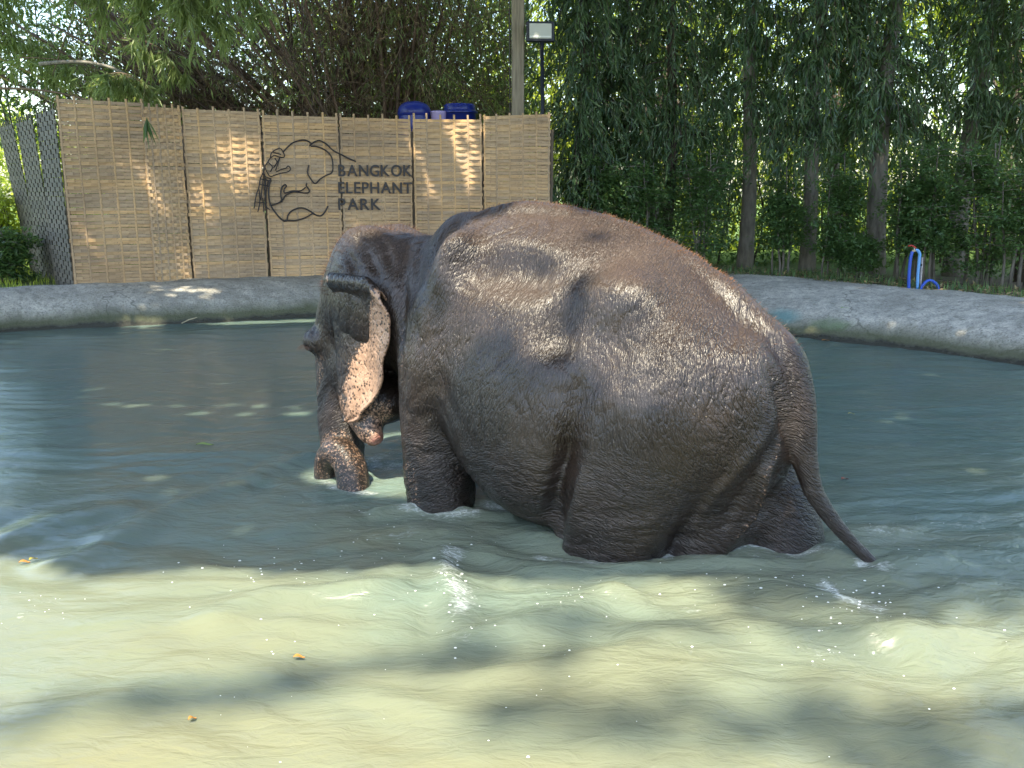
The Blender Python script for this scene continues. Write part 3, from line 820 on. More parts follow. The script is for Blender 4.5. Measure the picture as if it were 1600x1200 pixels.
def droop_tree(x, y, r, hgt, label, n_br=150, lean=(0, 0), low=2.2, seed=0, spread=1.1, bark=None, leafl=.17):
    g = np.random.default_rng(seed)
    root = empty('drooping_tree', (x, y, .40)); tag(root, label, 'tree', 'dark drooping trees behind the pool')
    zt = np.linspace(-.1, hgt, 12)
    tr = np.stack([lean[0] * zt / hgt + .05 * np.sin(zt * 1.3 + seed), lean[1] * zt / hgt + .04 * np.sin(zt * 1.7 + seed), zt], -1)
    rr = r * np.interp(zt / hgt, [0, .04, .12, 1], [1.25, 1.06, 1.0, .4])
    link('trunk', mesh_np('trunk', *tube_arrays([(tr, rr)], 12)), bark or M_BARK, root)
    br, LP, LD = [], [], []
    for k in range(n_br):
        z0 = g.uniform(low, hgt); a = g.uniform(0, 2 * np.pi)
        if g.random() < .35: a = g.uniform(np.pi * 1.1, np.pi * 1.9)
        ln = g.uniform(.6, 1.15) * spread * (1.1 - .4 * (z0 / hgt))
        c = np.array([np.interp(z0, zt, tr[:, 0]), np.interp(z0, zt, tr[:, 1]), z0])
        o_ = np.array([math.cos(a), math.sin(a), 0])
        t = np.linspace(0, 1, 7)[:, None]
        dr = g.uniform(.6, 1.5)
        pts = c + o_ * ln * np.sin(t * 1.45) + np.array([0, 0, 1]) * (.18 * t - dr * t ** 2)
        br.append((pts, np.linspace(.012, .003, 7)))
        nl = int(56 * ln + 14)
        tt = g.uniform(.12, 1, nl)
        pp = np.stack([np.interp(tt, t[:, 0], pts[:, i]) for i in range(3)], -1) + g.normal(size=(nl, 3)) * .05
        LP.append(pp); LD.append(o_ * .35 + g.normal(size=(nl, 3)) * .40 + np.array([0, 0, -.95]))
        # small twigs with more leaves
    LP, LD = np.concatenate(LP), np.concatenate(LD)
    ok = LP[:, 2] < 7.0
    LP, LD = LP[ok], LD[ok]
    V, F = tube_arrays(br, 3, False)
    o = link('branches', mesh_np('branches', V, F), M_BARKD, root); o['kind'] = 'stuff'
    L = g.uniform(.7, 1.25, len(LP)) * leafl
    link('crown', leaves_mesh('crown', LP, LD, L, L * g.uniform(.17, .24, len(LP)), seed=seed, curl=.08), M_DROOP, root)
    return root

DT = [  # px of the base, py, depth, radius, label
    (905, 15.6, .10, 'dark slender drooping tree right beside the end of the bamboo fence', .0),
    (965, 16.8, .11, 'drooping dark tree second to the right of the fence', .1),
    (1040, 15.9, .10, 'dark drooping tree half hidden behind the elephant\'s back', .0),
    (1163, 15.7, .13, 'grey-trunked drooping tree standing right of the elephant\'s rump', -.1),
    (1258, 15.2, .125, 'straight brown-trunked tree left of the thick pale trunk', .0),
    (1364, 14.9, .155, 'tree with the thickest pale straight trunk, left of the blue standpipe', -.05),
    (1490, 14.5, .15, 'drooping tree with a trunk leaning right, just right of the blue standpipe', .25),
    (1605, 13.6, .15, 'dark-trunked tree at the right edge of the photo', .1)]
for k, (px, dep, r, lab, ln) in enumerate(DT):
    x = (px - 800) / FPX * (dep * math.cos(PITCH) + 1.2 * math.sin(PITCH))
    droop_tree(x, dep, r, 7.6, lab, n_br=170 if k < 3 else 150, low=(1.5 if k < 3 else 2.3), lean=(ln, 0), seed=60 + k, bark=M_BARKD if k in (0, 1, 2, 7) else M_BARK)

# --- shrubs under them, each with a few pale thin stems
def shrub(x, y, hgt, wid, label, seed, n=2600, stems=4, group='shrubs in front of the dark trees', low=None, leafl=.055, mat=None, cat='shrub', zoff=.40):
    g = np.random.default_rng(seed)
    low = low if low is not None else g.uniform(.15, .8)
    root = empty('shrub', (x, y, zoff)); tag(root, label, cat, group)
    paths, LP, LD = [], [], []
    for s in range(stems):
        a = g.uniform(0, 2 * np.pi); b = g.uniform(.05, .30) * wid
        x0 = g.normal(size=2) * .10
        t = np.linspace(0, 1, 8)[:, None]
        top = hgt * g.uniform(.75, 1.0)
        pts = np.concatenate([x0 + np.array([math.cos(a), math.sin(a)]) * b * t ** 1.5 + .03 * np.sin(t * 9 + s), t * top], -1)
        link('stem', mesh_np('stem', *tube_arrays([(pts, np.linspace(.026, .009, 8) * g.uniform(.6, 1.1))], 6)), M_STEM, root)
        for k in range(16):
            tt = g.uniform(low / hgt * .8, 1.0); c = np.array([np.interp(tt, t[:, 0], pts[:, i]) for i in range(3)])
            az = g.uniform(0, 2 * np.pi); l = g.uniform(.25, .6) * wid
            q = np.linspace(0, 1, 5)[:, None]
            bp = c + np.array([math.cos(az), math.sin(az), .25]) * l * q + np.array([0, 0, -.25]) * q ** 2 * l + g.normal(size=(5, 3)) * .01
            paths.append((bp, np.linspace(.006, .0018, 5)))
            m = n // (stems * 16)
            u = g.uniform(.15, 1, m)
            LP.append(np.stack([np.interp(u, q[:, 0], bp[:, i]) for i in range(3)], -1) + g.normal(size=(m, 3)) * [.07, .07, .05])
            LD.append(g.normal(size=(m, 3)) * [1, 1, .5] + [0, 0, -.1])
    V, F = tube_arrays(paths, 3, False); o = link('twigs', mesh_np('twigs', V, F), M_BARK, root); o['kind'] = 'stuff'
    LP, LD = np.concatenate(LP), np.concatenate(LD)
    L = g.uniform(.7, 1.4, len(LP)) * leafl
    link('foliage', leaves_mesh('foliage', LP, LD, L, L * .5, up=np.tile([0, 0, 1.0], (len(LP), 1)), seed=seed), mat or M_SHRUB, root)
    return root
SB = [(935, 14.9, 1.9, .9, 'low dark shrub just above the elephant\'s shoulder hump'), (1010, 15.0, 2.0, 1.0, 'leafy shrub behind the middle of the elephant\'s back'),
      (1090, 14.8, 2.1, 1.0, 'leafy shrub above the elephant\'s rump'), (1203, 14.5, 1.8, .6, 'shrub between the grey trunk and the brown trunk'),
      (1302, 14.0, 2.0, .55, 'shrub with thin forked pale stems between the brown and the thick pale trunks'), (1418, 13.4, 2.0, .65, 'shrub directly behind the blue standpipe'),
      (1450, 13.0, 2.0, .8, 'shrub with a pale twin stem right of the blue standpipe'), (1530, 12.8, 2.1, 1.0, 'shrub with many thin pale stems near the right edge'), (1590, 12.3, 1.9, .9, 'shrub at the far right edge above the bank'),
      (1338, 13.7, .8, .5, 'low shrub at the foot of the thick pale trunk')]
for k, (px, dep, hh, ww, lab) in enumerate(SB):
    x = (px - 800) / FPX * (dep * math.cos(PITCH) + 1.2 * math.sin(PITCH))
    shrub(x, dep, hh, ww, lab, 200 + k, n=5200, stems=4 + k % 3, leafl=.066)

# --- sunlit trees farther back
def bushy(x, y, hgt, rx, label, seed, n=7000, mat=None, leafl=.16, zc=.55, trunk_r=.14, name='leafy_tree', group='sunlit trees far behind the pool', rz=.48, holes=.15):
    g = np.random.default_rng(seed)
    root = empty(name, (x, y, .40)); tag(root, label, 'tree', group)
    nl = 26; cl = g.normal(size=(nl, 3)); cl /= np.linalg.norm(cl, axis=1)[:, None]
    cl = cl * g.uniform(.35, 1.0, (nl, 1)) * [rx, rx * .8, hgt * rz] + [0, 0, hgt * zc]
    limbs = []
    tip = np.array([0, 0, hgt * .45])
    tr = np.array([[0, 0, -.1], [.05, 0, hgt * .15], [-.04, .02, hgt * .3], tip])
    link('trunk', mesh_np('trunk', *tube_arrays([(tr, [trunk_r * 1.3, trunk_r, trunk_r * .9, trunk_r * .6])], 9)), M_BARK, root)
    for c in cl: limbs.append((np.array([tr[2] + (tip - tr[2]) * g.random(), (tip + c) / 2 + g.normal(size=3) * .15, c]), [trunk_r * .35, trunk_r * .2, .012]))
    V, F = tube_arrays(limbs, 4, False); o = link('limbs', mesh_np('limbs', V, F), M_BARKD, root); o['kind'] = 'stuff'
    k = g.integers(0, nl, n); rr = g.uniform(.28, .55, nl)[k][:, None] * rx * .75
    P = cl[k] + g.normal(size=(n, 3)) * rr * [.6, .6, .5]
    D = g.normal(size=(n, 3)) + [0, 0, -.4]
    L = g.uniform(.7, 1.3, n) * leafl
    link('crown', leaves_mesh('crown', P, D, L, L * .42, up=np.tile([0, 0, 1.0], (n, 1)), seed=seed), mat or M_SUNNY, root)
    return root
for k, (x, y, hg, rx, lab) in enumerate([
        (-1.0, 24, 6.0, 2.4, 'sunlit yellow-green tree seen over the blue drums'), (1.4, 23, 6.5, 2.2, 'bright tree glowing behind the utility pole'), (4.6, 24, 8.0, 2.6, 'sunlit tree showing in gaps left of the grey trunk'),
        (8.3, 23, 9.5, 2.9, 'brightest yellow-green tree showing in the gap above the thick pale trunk'), (11.8, 22, 9.0, 2.7, 'sunlit tree in the gaps at the upper right'), (13.5, 16, 8.0, 2.6, 'leafy tree beyond the right edge of the photo'), (12.5, 10.5, 7.5, 2.4, 'leafy tree on the right bank outside the photo'), (-15.5, 25, 4.6, 2.2, 'sunlit tree beyond the left end of the fence'),
        (-10.6, 26, 6.0, 2.4, 'pale green tree behind the grey side panels'), (-5.0, 27, 6.5, 2.6, 'sunlit tree behind the bamboo clump')]):
    bushy(x, y, hg, rx, lab, 300 + k)
for k, (x, y, hg, rx, lab) in enumerate([(3.0, 19.5, 7.0, 1.9, 'dark tree filling the back left of the pale trunks'), (6.6, 18.8, 6.5, 1.9, 'dark tree behind the brown and pale trunks'), (9.8, 18.0, 7.0, 2.0, 'dark tree behind the right edge of the photo'),
        (-8.2, 18.8, 5.6, 1.9, 'dark leafy tree over the grey side panels at the top left')]):
    bushy(x, y, hg, rx, lab, 330 + k, n=2200, mat=M_SHRUB, leafl=.13, group='dark leafy trees behind the pool')

def leaf_wall(name, xs, ys, zs, n, label, cat, mat, leafl, seed, wr=.4):
    g = np.random.default_rng(seed); root = empty(name, (np.mean(xs), np.mean(ys), .40)); tag(root, label, cat, 'hedges behind the pool')
    RO_ = np.array(root.location)
    P = np.stack([g.uniform(*xs, n), g.uniform(*ys, n), g.uniform(.35, 1, n) ** .8 * 0 + g.uniform(*zs, n)], -1)
    P = P[P[:, 2] < zs[1] - .6 + .55 * fbm(P[:, 0] * .9, P[:, 1], seed, 3)]
    D = g.normal(size=P.shape) + [0, 0, -.3]; L = g.uniform(.7, 1.3, len(P)) * leafl
    link('foliage', leaves_mesh('foliage', P - RO_, D, L, L * wr, up=np.tile([0, 0, 1.0], (len(P), 1)), seed=seed), mat, root)
    for k in range(int((xs[1] - xs[0]) / .55)):
        x = xs[0] + .3 + k * .55 + g.uniform(-.3, .3) - RO_[0]; t = np.linspace(0, 1, 6)[:, None]
        link('stem', mesh_np('stem', *tube_arrays([(np.concatenate([x + .14 * np.sin(t * g.uniform(3, 6) + k) + g.uniform(-.3, .3) * t, .1 * np.sin(t * 4 + k * 2), t * (zs[1] - 1.0)], -1), np.linspace(.022, .008, 6))], 6)), M_BARKD, root)
leaf_wall('hedge', (.9, 12.5), (16.6, 17.8), (.4, 3.6) , 15000, 'dense dark hedge closing the gaps between the trunks behind the right bank', 'hedge', M_SHRUB, .13, 71)
leaf_wall('hedge', (-8.6, .3), (18.2, 19.6), (.4, 7.2), 40000, 'tall dark leafy growth behind the bamboo clump', 'hedge', M_DROOP, .17, 72)
leaf_wall('hedge', (-4.0, 14.0), (21.2, 22.8), (.4, 7.6), 26000, 'sunlit yellow-green hedge glowing through gaps between the dark trees', 'hedge', M_SUNNY, .19, 73)

leaf_wall('hedge', (0, 14.0), (20.8, 21.5), (.4, 3.6), 15000, 'low sunlit green hedge behind the trunks on the right', 'hedge', M_SUNNY, .14, 75)
leaf_wall('tree_line', (-10.8, -8.4), (17.2, 18.8), (2.6, 7.4), 5000, 'dark leafy mass at the top left corner of the photo', 'tree line', M_DROOP, .15, 76)
leaf_wall('hedge', (-11.5, -6.6), (20.5, 22.0), (.4, 3.8), 11000, 'sunlit green hedge beyond the left end of the fence', 'hedge', M_SUNNY, .17, 74)
# --- bamboo clump behind the fence: culms fanning out to the left, dry twigs, leaf sprays
M_CULM = varied('old_bamboo_culm', (.050, .030, .020), (.15, .095, .060), 5, .6, .5, .01, (1, 1, 1), 'Generated', .35)
M_CULMY = varied('yellow_bamboo_culm', (.20, .15, .05), (.33, .27, .10), 5, .5, .3, .01)
M_TWIG = varied('dry_twig', (.09, .062, .042), (.22, .16, .10), 7, .8, .3, .005)
bam = empty('bamboo_clump', (-2.6, 17.2, .40)); tag(bam, 'big bamboo clump with dark culms fanning out over the fence to the upper left', 'bamboo')
BO = np.array(bam.location)
g = np.random.default_rng(77)
culms = []
for k in range(104):
    b = np.array([g.normal() * .75, g.normal() * .5, 0])
    if k < 54: az, tilt = g.uniform(-1.0, -.55), g.uniform(.5, 1.0)         # leaning hard to the left
    else: az, tilt = g.uniform(-.75, .55), 0.0
    side = -1.0 if k < 54 else math.sin(az) * .5
    ln = g.uniform(6.0, 8.5)
    t = np.linspace(0, 1, 12)[:, None]
    sx = (-g.uniform(3.2, 6.4) if k < 54 else g.uniform(-2.6, 2.2))
    zz_ = ln * (t ** .9) * (.62 if k < 54 else 1.0)
    pts = b + np.concatenate([sx * t ** (1.15 if k < 54 else 1.5) + g.uniform(.03, .16) * np.sin(t * g.uniform(4, 9) + k), g.uniform(-1.2, .6) * t ** 1.5, zz_], -1)
    r = g.uniform(.022, .050)
    o = tubes('culm', [(pts, r * np.linspace(1, .5, 12))], M_CULMY if k in (9, 30) else M_CULM, bam, 7)
    culms.append(pts)
def spray(pts, n, g, leafl, down=.8, jit=.05):
    t = np.linspace(0, 1, len(pts)); u = g.uniform(.1, 1, n)
    P = np.stack([np.interp(u, t, pts[:, i]) for i in range(3)], -1) + g.normal(size=(n, 3)) * jit
    return P, g.normal(size=(n, 3)) * .5 + [0, 0, -down]
tw, LPd, LDd, LPg, LDg = [], [], [], [], []
for k in range(3400):
    c = culms[g.integers(0, len(culms))]; i = g.integers(2, 11); s_ = c[i] + g.normal(size=3) * .12
    d = g.normal(size=3) * [1, .8, .7] + [0.1, -.2, -.12]; d /= np.linalg.norm(d); l = g.uniform(.5, 1.7)
    t = np.linspace(0, 1, 6)[:, None]
    pts = s_ + d * l * t + np.array([0, 0, -.35]) * l * t ** 2 + np.cumsum(g.normal(size=(6, 3)) * .028, 0)
    tw.append((pts, np.linspace(.0075, .002, 6) * g.uniform(.7, 1.5)))
    wx_ = s_[0] + BO[0]
    if g.random() < .30:
        P, D = spray(pts, 10, g, .1); LPd.append(P); LDd.append(D)
    if wx_ > -2.2 and g.random() < .7 or g.random() < .12:
        P, D = spray(pts, 16, g, .1); LPg.append(P); LDg.append(D)
# a thicket of thin dry shoots right of the clump's middle
for k in range(900):
    s_ = np.array([g.uniform(-1.0, 3.0), g.uniform(-1.3, .6), g.uniform(1.4, 5.2)])
    t = np.linspace(0, 1, 6)[:, None]; d = g.normal(size=3) * [.6, .3, 1.0] + [.05, 0, .2]; d /= np.linalg.norm(d); l = g.uniform(.6, 1.9)
    pts = s_ + d * l * t + np.cumsum(g.normal(size=(6, 3)) * .02, 0)
    tw.append((pts, np.linspace(.007, .0022, 6) * g.uniform(.7, 1.5)))
    if g.random() < .45: P, D = spray(pts, 9, g, .1); LPd.append(P); LDd.append(D)
    if g.random() < .25 + .5 * (s_[0] > 1.3): P, D = spray(pts, 16, g, .1); LPg.append(P); LDg.append(D)
V, F = tube_arrays(tw, 3, False); o = link('twigs', mesh_np('twigs', V, F), M_TWIG, bam); o['kind'] = 'stuff'
def lput(name, LP, LD, mat, parent, leafl, seed, wr=.13):
    P, D = np.concatenate(LP), np.concatenate(LD); gg = np.random.default_rng(seed); L = gg.uniform(.6, 1.3, len(P)) * leafl
    return link(name, leaves_mesh(name, P, D, L, L * wr, seed=seed, curl=.05), mat, parent)
lput('dry_leaves', LPd, LDd, M_DRY, bam, .13, 1); lput('foliage', LPg, LDg, M_BAML, bam, .15, 2)

# leafy bamboo branches hanging into the top left of the view, nearer than the clump
def hanging(px0, py0, px1, py1, dep, label, seed, n_tw=12, nleaf=22, leafl=.22, wid=.5, grp='bamboo sprays hanging at the top left', mat=None):
    g = np.random.default_rng(seed)
    a, b = at(px0, py0, y=dep), at(px1, py1, y=dep + .2)
    root = empty('bamboo_spray', tuple(a)); tag(root, label, 'bamboo branch', grp)
    t = np.linspace(0, 1, 10)[:, None]; main = (b - a) * t + np.array([0, 0, .12]) * np.sin(t * np.pi)
    tubes('branch', [(main, np.linspace(.010, .003, 10))], M_TWIG, root, 5)
    tw, LP, LD = [], [], []
    for k in range(n_tw * 2):
        c = main[g.integers(1, 10)]; d = g.normal(size=3) * [1, .6, .4] + [0, 0, -.5]; l = g.uniform(.15, .45) * wid / .5
        q = np.linspace(0, 1, 5)[:, None]; pts = c + d * l * q + np.array([0, 0, -.3]) * l * q ** 2
        tw.append((pts, np.linspace(.0035, .0012, 5)))
        P, D = spray(pts, nleaf, g, leafl, .9, .02); LP.append(P); LD.append(D + d * .4)
    V, F = tube_arrays(tw, 3, False); o = link('twigs', mesh_np('twigs', V, F), M_TWIG, root); o['kind'] = 'stuff'
    lput('foliage', LP, LD, mat or M_BAML, root, leafl, seed, .15)
    return root
for k, (p, dep, lab, nt, w) in enumerate([
        ((110, -90, 175, 25), 12.2, 'pale green bamboo spray at the top left, leftmost of the hanging sprays', 13, .5), ((175, -90, 215, 10), 12.0, 'bamboo spray hanging left of the densest one at the top', 13, .5),
        ((240, -80, 300, 20), 11.8, 'dense green bamboo spray hanging into the top of the photo left of centre', 16, .5), ((300, -90, 345, 40), 11.9, 'rightmost full bamboo spray of the top left group', 16, .5),
        ((380, -90, 398, 20), 12.5, 'thin bamboo spray just right of the top left group', 8, .35), ((190, 60, 290, 105), 14.5, 'small dark bamboo spray among the culms above the fence', 9, .45),
        ((30, 90, 200, 130), 14.8, 'dull green bamboo spray above the grey side panels', 12, .8), ((-60, 40, 90, 90), 15.2, 'leafy bamboo spray at the left edge of the photo', 16, .8), ((160, 120, 230, 135), 14.2, 'dull green bamboo spray above the left corner panel', 12, .5),
        ((60, -40, -20, 20), 15.0, 'dark bamboo spray in the top left corner', 14, .7)]):
    hanging(*p, dep, lab, 500 + k, nt, wid=w)
# the lone sprig in front of the fence
a, b = at(238, -60, y=11.9), at(229, 184, y=12.0)
sp = empty('bamboo_sprig', tuple(a)); tag(sp, 'single sprig of narrow leaves hanging by a twig before the left fence panel', 'bamboo sprig')
t = np.linspace(0, 1, 10)[:, None]; tubes('twig', [((b - a) * t + np.array([.05, 0, 0]) * np.sin(t * 5), .0022)], M_TWIG, sp, 4)
LD = np.array([(-.22, 0, -1), (.02, 0, -1), (.30, -.1, -1), (.48, 0, -.95), (.12, .1, -1), (-.1, -.1, -1)], float)
link('leaves', leaves_mesh('leaves', np.tile(b - a, (6, 1)) + rng.normal(size=(6, 3)) * .008, LD, np.array([.34, .42, .40, .36, .30, .26]), .062, seed=3), M_SHRUB, sp)['kind'] = 'stuff'
# bare arching branches over the grey panels
for k, (pts, r, lab) in enumerate([([(62, 100), (100, 97), (140, 98), (180, 108), (215, 128)], .035, 'pale arching dead branch above the left corner of the fence'),
                                   ([(-20, 138), (40, 139), (90, 145), (140, 158), (170, 172)], .022, 'thin bare branch crossing above the grey side panels'),
                                   ([(118, -30), (112, 30), (98, 70), (82, 118)], .014, 'thin twig hanging down at the top left')]):
    P = np.array([at(a, b, y=14.6) for a, b in pts]); o = tubes('bare_branch', [(crom(P - P[0], 5), np.linspace(r, r * .5, 5 * (len(P) - 1) + 1))], M_TWIG if k else M_BARK, None, 7)
    o.location = tuple(P[0]); tag(o, lab, 'branch')

# --- creeper and ground plants by the left end of the fence, lawn beyond
for k, (x, y, hg, lab, mt) in enumerate([(-7.6, 13.4, .9, 'creeper and weeds at the foot of the grey side panels', M_SHRUB), (-8.6, 15.0, 1.5, 'bright green bush at the left edge of the photo above the bank', M_SUNNY), (-9.2, 17.5, 1.8, 'sunlit bush behind the left bank', M_SUNNY), (-7.6, 16.0, 1.1, 'low sunlit plant left of the grey panels', M_SUNNY)]):
    shrub(x, y, hg, .8, lab, 240 + k, n=2400, stems=5, low=.1, leafl=.09, mat=mt, cat='bush', group='plants beyond the left bank')
g = np.random.default_rng(9)
def blades(name, P, hgt, mat, seed, wid=.010):
    n = len(P); gg = np.random.default_rng(seed)
    return leaves_mesh(name, P, gg.normal(size=(n, 3)) * [.35, .35, .1] + [0, 0, 1], gg.uniform(.5, 1.3, n) * hgt, wid, seed=seed)
n = 14000
P = np.stack([g.uniform(-14, -6.6, n), g.uniform(11.5, 24, n), np.full(n, .42)], -1)
ok = ~inside(P[:, :2], WLc + (CRc - WLc) * 1.15); P = P[ok]
o = link('grass', blades('grass', P, .13, None, 4), M_SUNNY); tag(o, 'bright sunlit lawn grass beyond the left bank', 'grass', kind='stuff')
# leaf litter and low weeds along the outer edge of the bank on the right
n = 5200; k = g.integers(0, NB, n); s_ = g.uniform(1.04, 1.75, n)
XYl = WLc[k] + (CRc[k] - WLc[k]) * s_[:, None] + g.normal(size=(n, 2)) * .1
ok = (XYl[:, 1] > 9.5) & (XYl[:, 0] > .3); XYl = XYl[ok]
P = np.c_[XYl, .455 + g.uniform(0, .03, len(XYl))]
o = link('leaf_litter', leaves_mesh('leaf_litter', P, g.normal(size=P.shape) * [1, 1, .25], .09, .035, up=np.tile([0, 0, 1.0], (len(P), 1)), seed=8), M_DRY); tag(o, 'dead leaves lying along the outer edge of the right bank', 'leaf litter', kind='stuff')
n = 5000; k = g.integers(0, NB, n); s_ = g.uniform(1.08, 1.5, n)
XYl = WLc[k] + (CRc[k] - WLc[k]) * s_[:, None] + g.normal(size=(n, 2)) * .08
XYl = XYl[(XYl[:, 1] > 9.0) & (XYl[:, 0] > 1.5)]
o = link('weeds', blades('weeds', np.c_[XYl, np.full(len(XYl), .44)], .14, None, 14, .016), M_SHRUB); tag(o, 'low weeds fringing the back of the right bank', 'weeds', kind='stuff')

# --- loose leaves and a stick, afloat and on the bank
M_YL = simple('yellow_leaf', (.42, .34, .05), .5); M_OL = simple('orange_leaf', (.45, .20, .04), .5); M_RL = simple('red_leaf', (.30, .07, .04), .5); M_GL = simple('green_leaf', (.22, .34, .06), .5)
def one_leaf(px, py, z, L, W, mat, lab, ang, where='floating'):
    p = at(px, py, z=z); n = 9
    t = np.linspace(0, 1, n); w = W * np.sin(np.pi * t ** .8) * .5 + .001
    V = []; 
    for ti, wi in zip(t, w):
        for s in (-1, 0, 1): V.append((ti * L - L / 2, s * wi, .004 * abs(s) + .006 * math.sin(ti * 5)))
    F = [(i * 3 + j, i * 3 + 3 + j, i * 3 + 4 + j, i * 3 + 1 + j) for i in range(n - 1) for j in range(2)]
    o = link('floating_leaf' if where == 'floating' else 'fallen_leaf', mesh_np('leaf', V, np.array(F)), mat)
    zz0 = (water_z(p[0], p[1]) + .012) if where == 'floating' else z
    o.location = (p[0], p[1], zz0); o.rotation_euler = (0, 0, ang); tag(o, lab, 'leaf')
one_leaf(320, 697, 0, .12, .04, M_GL, 'yellow-green leaf floating on the calm water left of the trunk', .1)
one_leaf(467, 1021, 0, .045, .02, M_OL, 'orange leaf floating in the sunlit foreground water', .2)
one_leaf(300, 1117, 0, .03, .016, M_OL, 'tiny orange leaf floating near the lower left', .8)
one_leaf(38, 876, 0, .05, .024, M_OL, 'left one of two tan leaves floating at the left edge', .4)
one_leaf(52, 873, 0, .045, .022, M_YL, 'right one of two tan leaves floating at the left edge', 1.1)
one_leaf(1320, 750, 0, .06, .03, M_RL, 'reddish leaf floating right of the tail', .5)
one_leaf(1330, 649, 0, .06, .02, M_YL, 'small yellow leaf floating far right of the rump', .2)
one_leaf(1290, 533, 0, .11, .06, M_OL, 'tan leaf floating below the painted stain of the right bank', .3)
one_leaf(1320, 481, .36, .13, .06, M_GL, 'green leaf lying on the slope of the right bank', .4, 'bank')
one_leaf(135, 461, .36, .13, .05, M_GL, 'green leaf lying on the left bank below the fence', .2, 'bank')
p0, p1 = at(284, 505, z=.11), at(308, 496, z=.20)
o = tubes('stick', [(np.array([[0, 0, 0], (p1 - p0) / 2 + [0, 0, .01], p1 - p0]), [.008, .007, .004])], simple('pale_stick', (.45, .38, .25), .7), None, 6); o.location = tuple(p0); tag(o, 'pale stick lying at the waterline of the left bank', 'stick')
# bubbles and specks of froth on the water
g = np.random.default_rng(21)
B = []
def bub(px, py, sx, sy, n, r0=.002, r1=.007):
    for _ in range(n):
        a, b = g.normal(px, sx), g.normal(py, sy)
        if b < 520 or b > 1230 or g.random() < .55: continue
        p = at(a, b, z=0)
        if seg2(np.array(p[0]), np.array(p[1]), body_line) < .30: continue
        if g.random() < .4: continue
        if g.random() < .45: continue
        B.append((p[0], p[1], water_z(p[0], p[1]) + .002, g.uniform(r0, r1) * g.uniform(.25, .75)))
bub(380, 890, 90, 22, 260, .003, .009); bub(640, 840, 90, 25, 160); bub(710, 920, 22, 30, 260, .003, .010); bub(800, 960, 200, 40, 160)
bub(1320, 930, 50, 22, 320, .003, .011); bub(1180, 912, 60, 14, 160, .003, .009); bub(1010, 862, 30, 8, 200, .003, .011); bub(1400, 840, 90, 25, 160, .002, .006)
bub(1000, 1000, 350, 90, 260); bub(400, 1050, 300, 90, 140, .002, .005); bub(1500, 1010, 80, 60, 90); bub(240, 640, 140, 50, 20); bub(500, 800, 60, 30, 100); bub(760, 790, 30, 6, 120, .003, .009)
bub(880, 925, 40, 12, 120); bub(600, 735, 25, 12, 140, .003, .009); bub(1290, 1012, 30, 8, 60); bub(60, 950, 30, 12, 60)
V, F = [], []
for x, y, z, r in B:
    k0 = len(V)
    for rr, dz in ((1, 0), (.7, .45)):
        V += [(x + r * 1.3 * rr * math.cos(a), y + r * rr * math.sin(a), z + r * dz) for a in np.linspace(0, 2 * np.pi, 6, endpoint=False)]
    V.append((x, y, z + r * .6))
    F += [(k0 + j, k0 + (j + 1) % 6, k0 + 6 + (j + 1) % 6) for j in range(6)] + [(k0 + j, k0 + 6 + (j + 1) % 6, k0 + 6 + j) for j in range(6)] + [(k0 + 6 + j, k0 + 6 + (j + 1) % 6, k0 + 12) for j in range(6)]
o = link('froth', mesh_np('froth', V, np.array(F)), simple('froth', (.72, .76, .74), .25)); tag(o, 'white bubbles and specks of froth on the water around the elephant', 'froth', kind='stuff')
# ================================================================== the elephant
YAW = R(33)
EF = np.array([-math.cos(YAW), math.sin(YAW), 0.0])     # forward
EL = np.array([-EF[1], EF[0], 0.0])                     # its left side (towards the pool's near bank)
EO = np.array([0.971, 4.394, 0.0])
def e2w(p):
    p = np.asarray(p, float)
    return EO + p[..., 0:1] * EF + p[..., 1:2] * EL + p[..., 2:3] * np.array([0, 0, 1.0])
def w2e(p):
    d = np.asarray(p, float) - EO
    return np.stack([d @ EF, d @ EL, d[..., 2]], -1)

H = 0.0135
lo = np.array([-0.95, -0.80, -0.62]); hi = np.array([2.95, 0.95, 1.86])
gx = [np.arange(lo[i], hi[i], H, dtype=np.float32) for i in range(3)]
FIELD = np.full([len(g) for g in gx], 0.4, np.float32)

def region(bl, bh):
    s = []
    for i in range(3):
        a = int(np.clip((bl[i] - lo[i]) / H, 0, len(gx[i]))); b = int(np.clip((bh[i] - lo[i]) / H + 1, 0, len(gx[i])))
        s.append(slice(a, b))
    return tuple(s)
def smin(a, b, k):
    h = np.clip(0.5 + 0.5 * (b - a) / k, 0, 1)
    return b * (1 - h) + a * h - k * h * (1 - h)
def apply(s, d, k, sub=False):
    if sub: FIELD[s] = -smin(-FIELD[s], d, k)
    else: FIELD[s] = smin(FIELD[s], d, k)
def axes_of(s): return np.meshgrid(gx[0][s[0]], gx[1][s[1]], gx[2][s[2]], indexing='ij', sparse=True)

def ell(c, r, k=0.08, yaw=0.0, tilt=0.0, sub=False):
    """ellipsoid; yaw turns it about z, tilt about l (nose down is positive)"""
    m = max(r) + k + 0.1
    s = region([c[i] - m for i in range(3)], [c[i] + m for i in range(3)])
    X, Y, Z = axes_of(s)
    X, Y, Z = X - c[0], Y - c[1], Z - c[2]
    cy, sy = math.cos(yaw), math.sin(yaw)
    X, Y = cy * X + sy * Y, -sy * X + cy * Y
    ct, st = math.cos(tilt), math.sin(tilt)
    X, Z = ct * X - st * Z, st * X + ct * Z
    k0 = np.sqrt((X / r[0]) ** 2 + (Y / r[1]) ** 2 + (Z / r[2]) ** 2) + 1e-6
    k1 = np.sqrt((X / r[0] ** 2) ** 2 + (Y / r[1] ** 2) ** 2 + (Z / r[2] ** 2) ** 2) + 1e-6
    apply(s, k0 * (k0 - 1) / k1, k, sub)

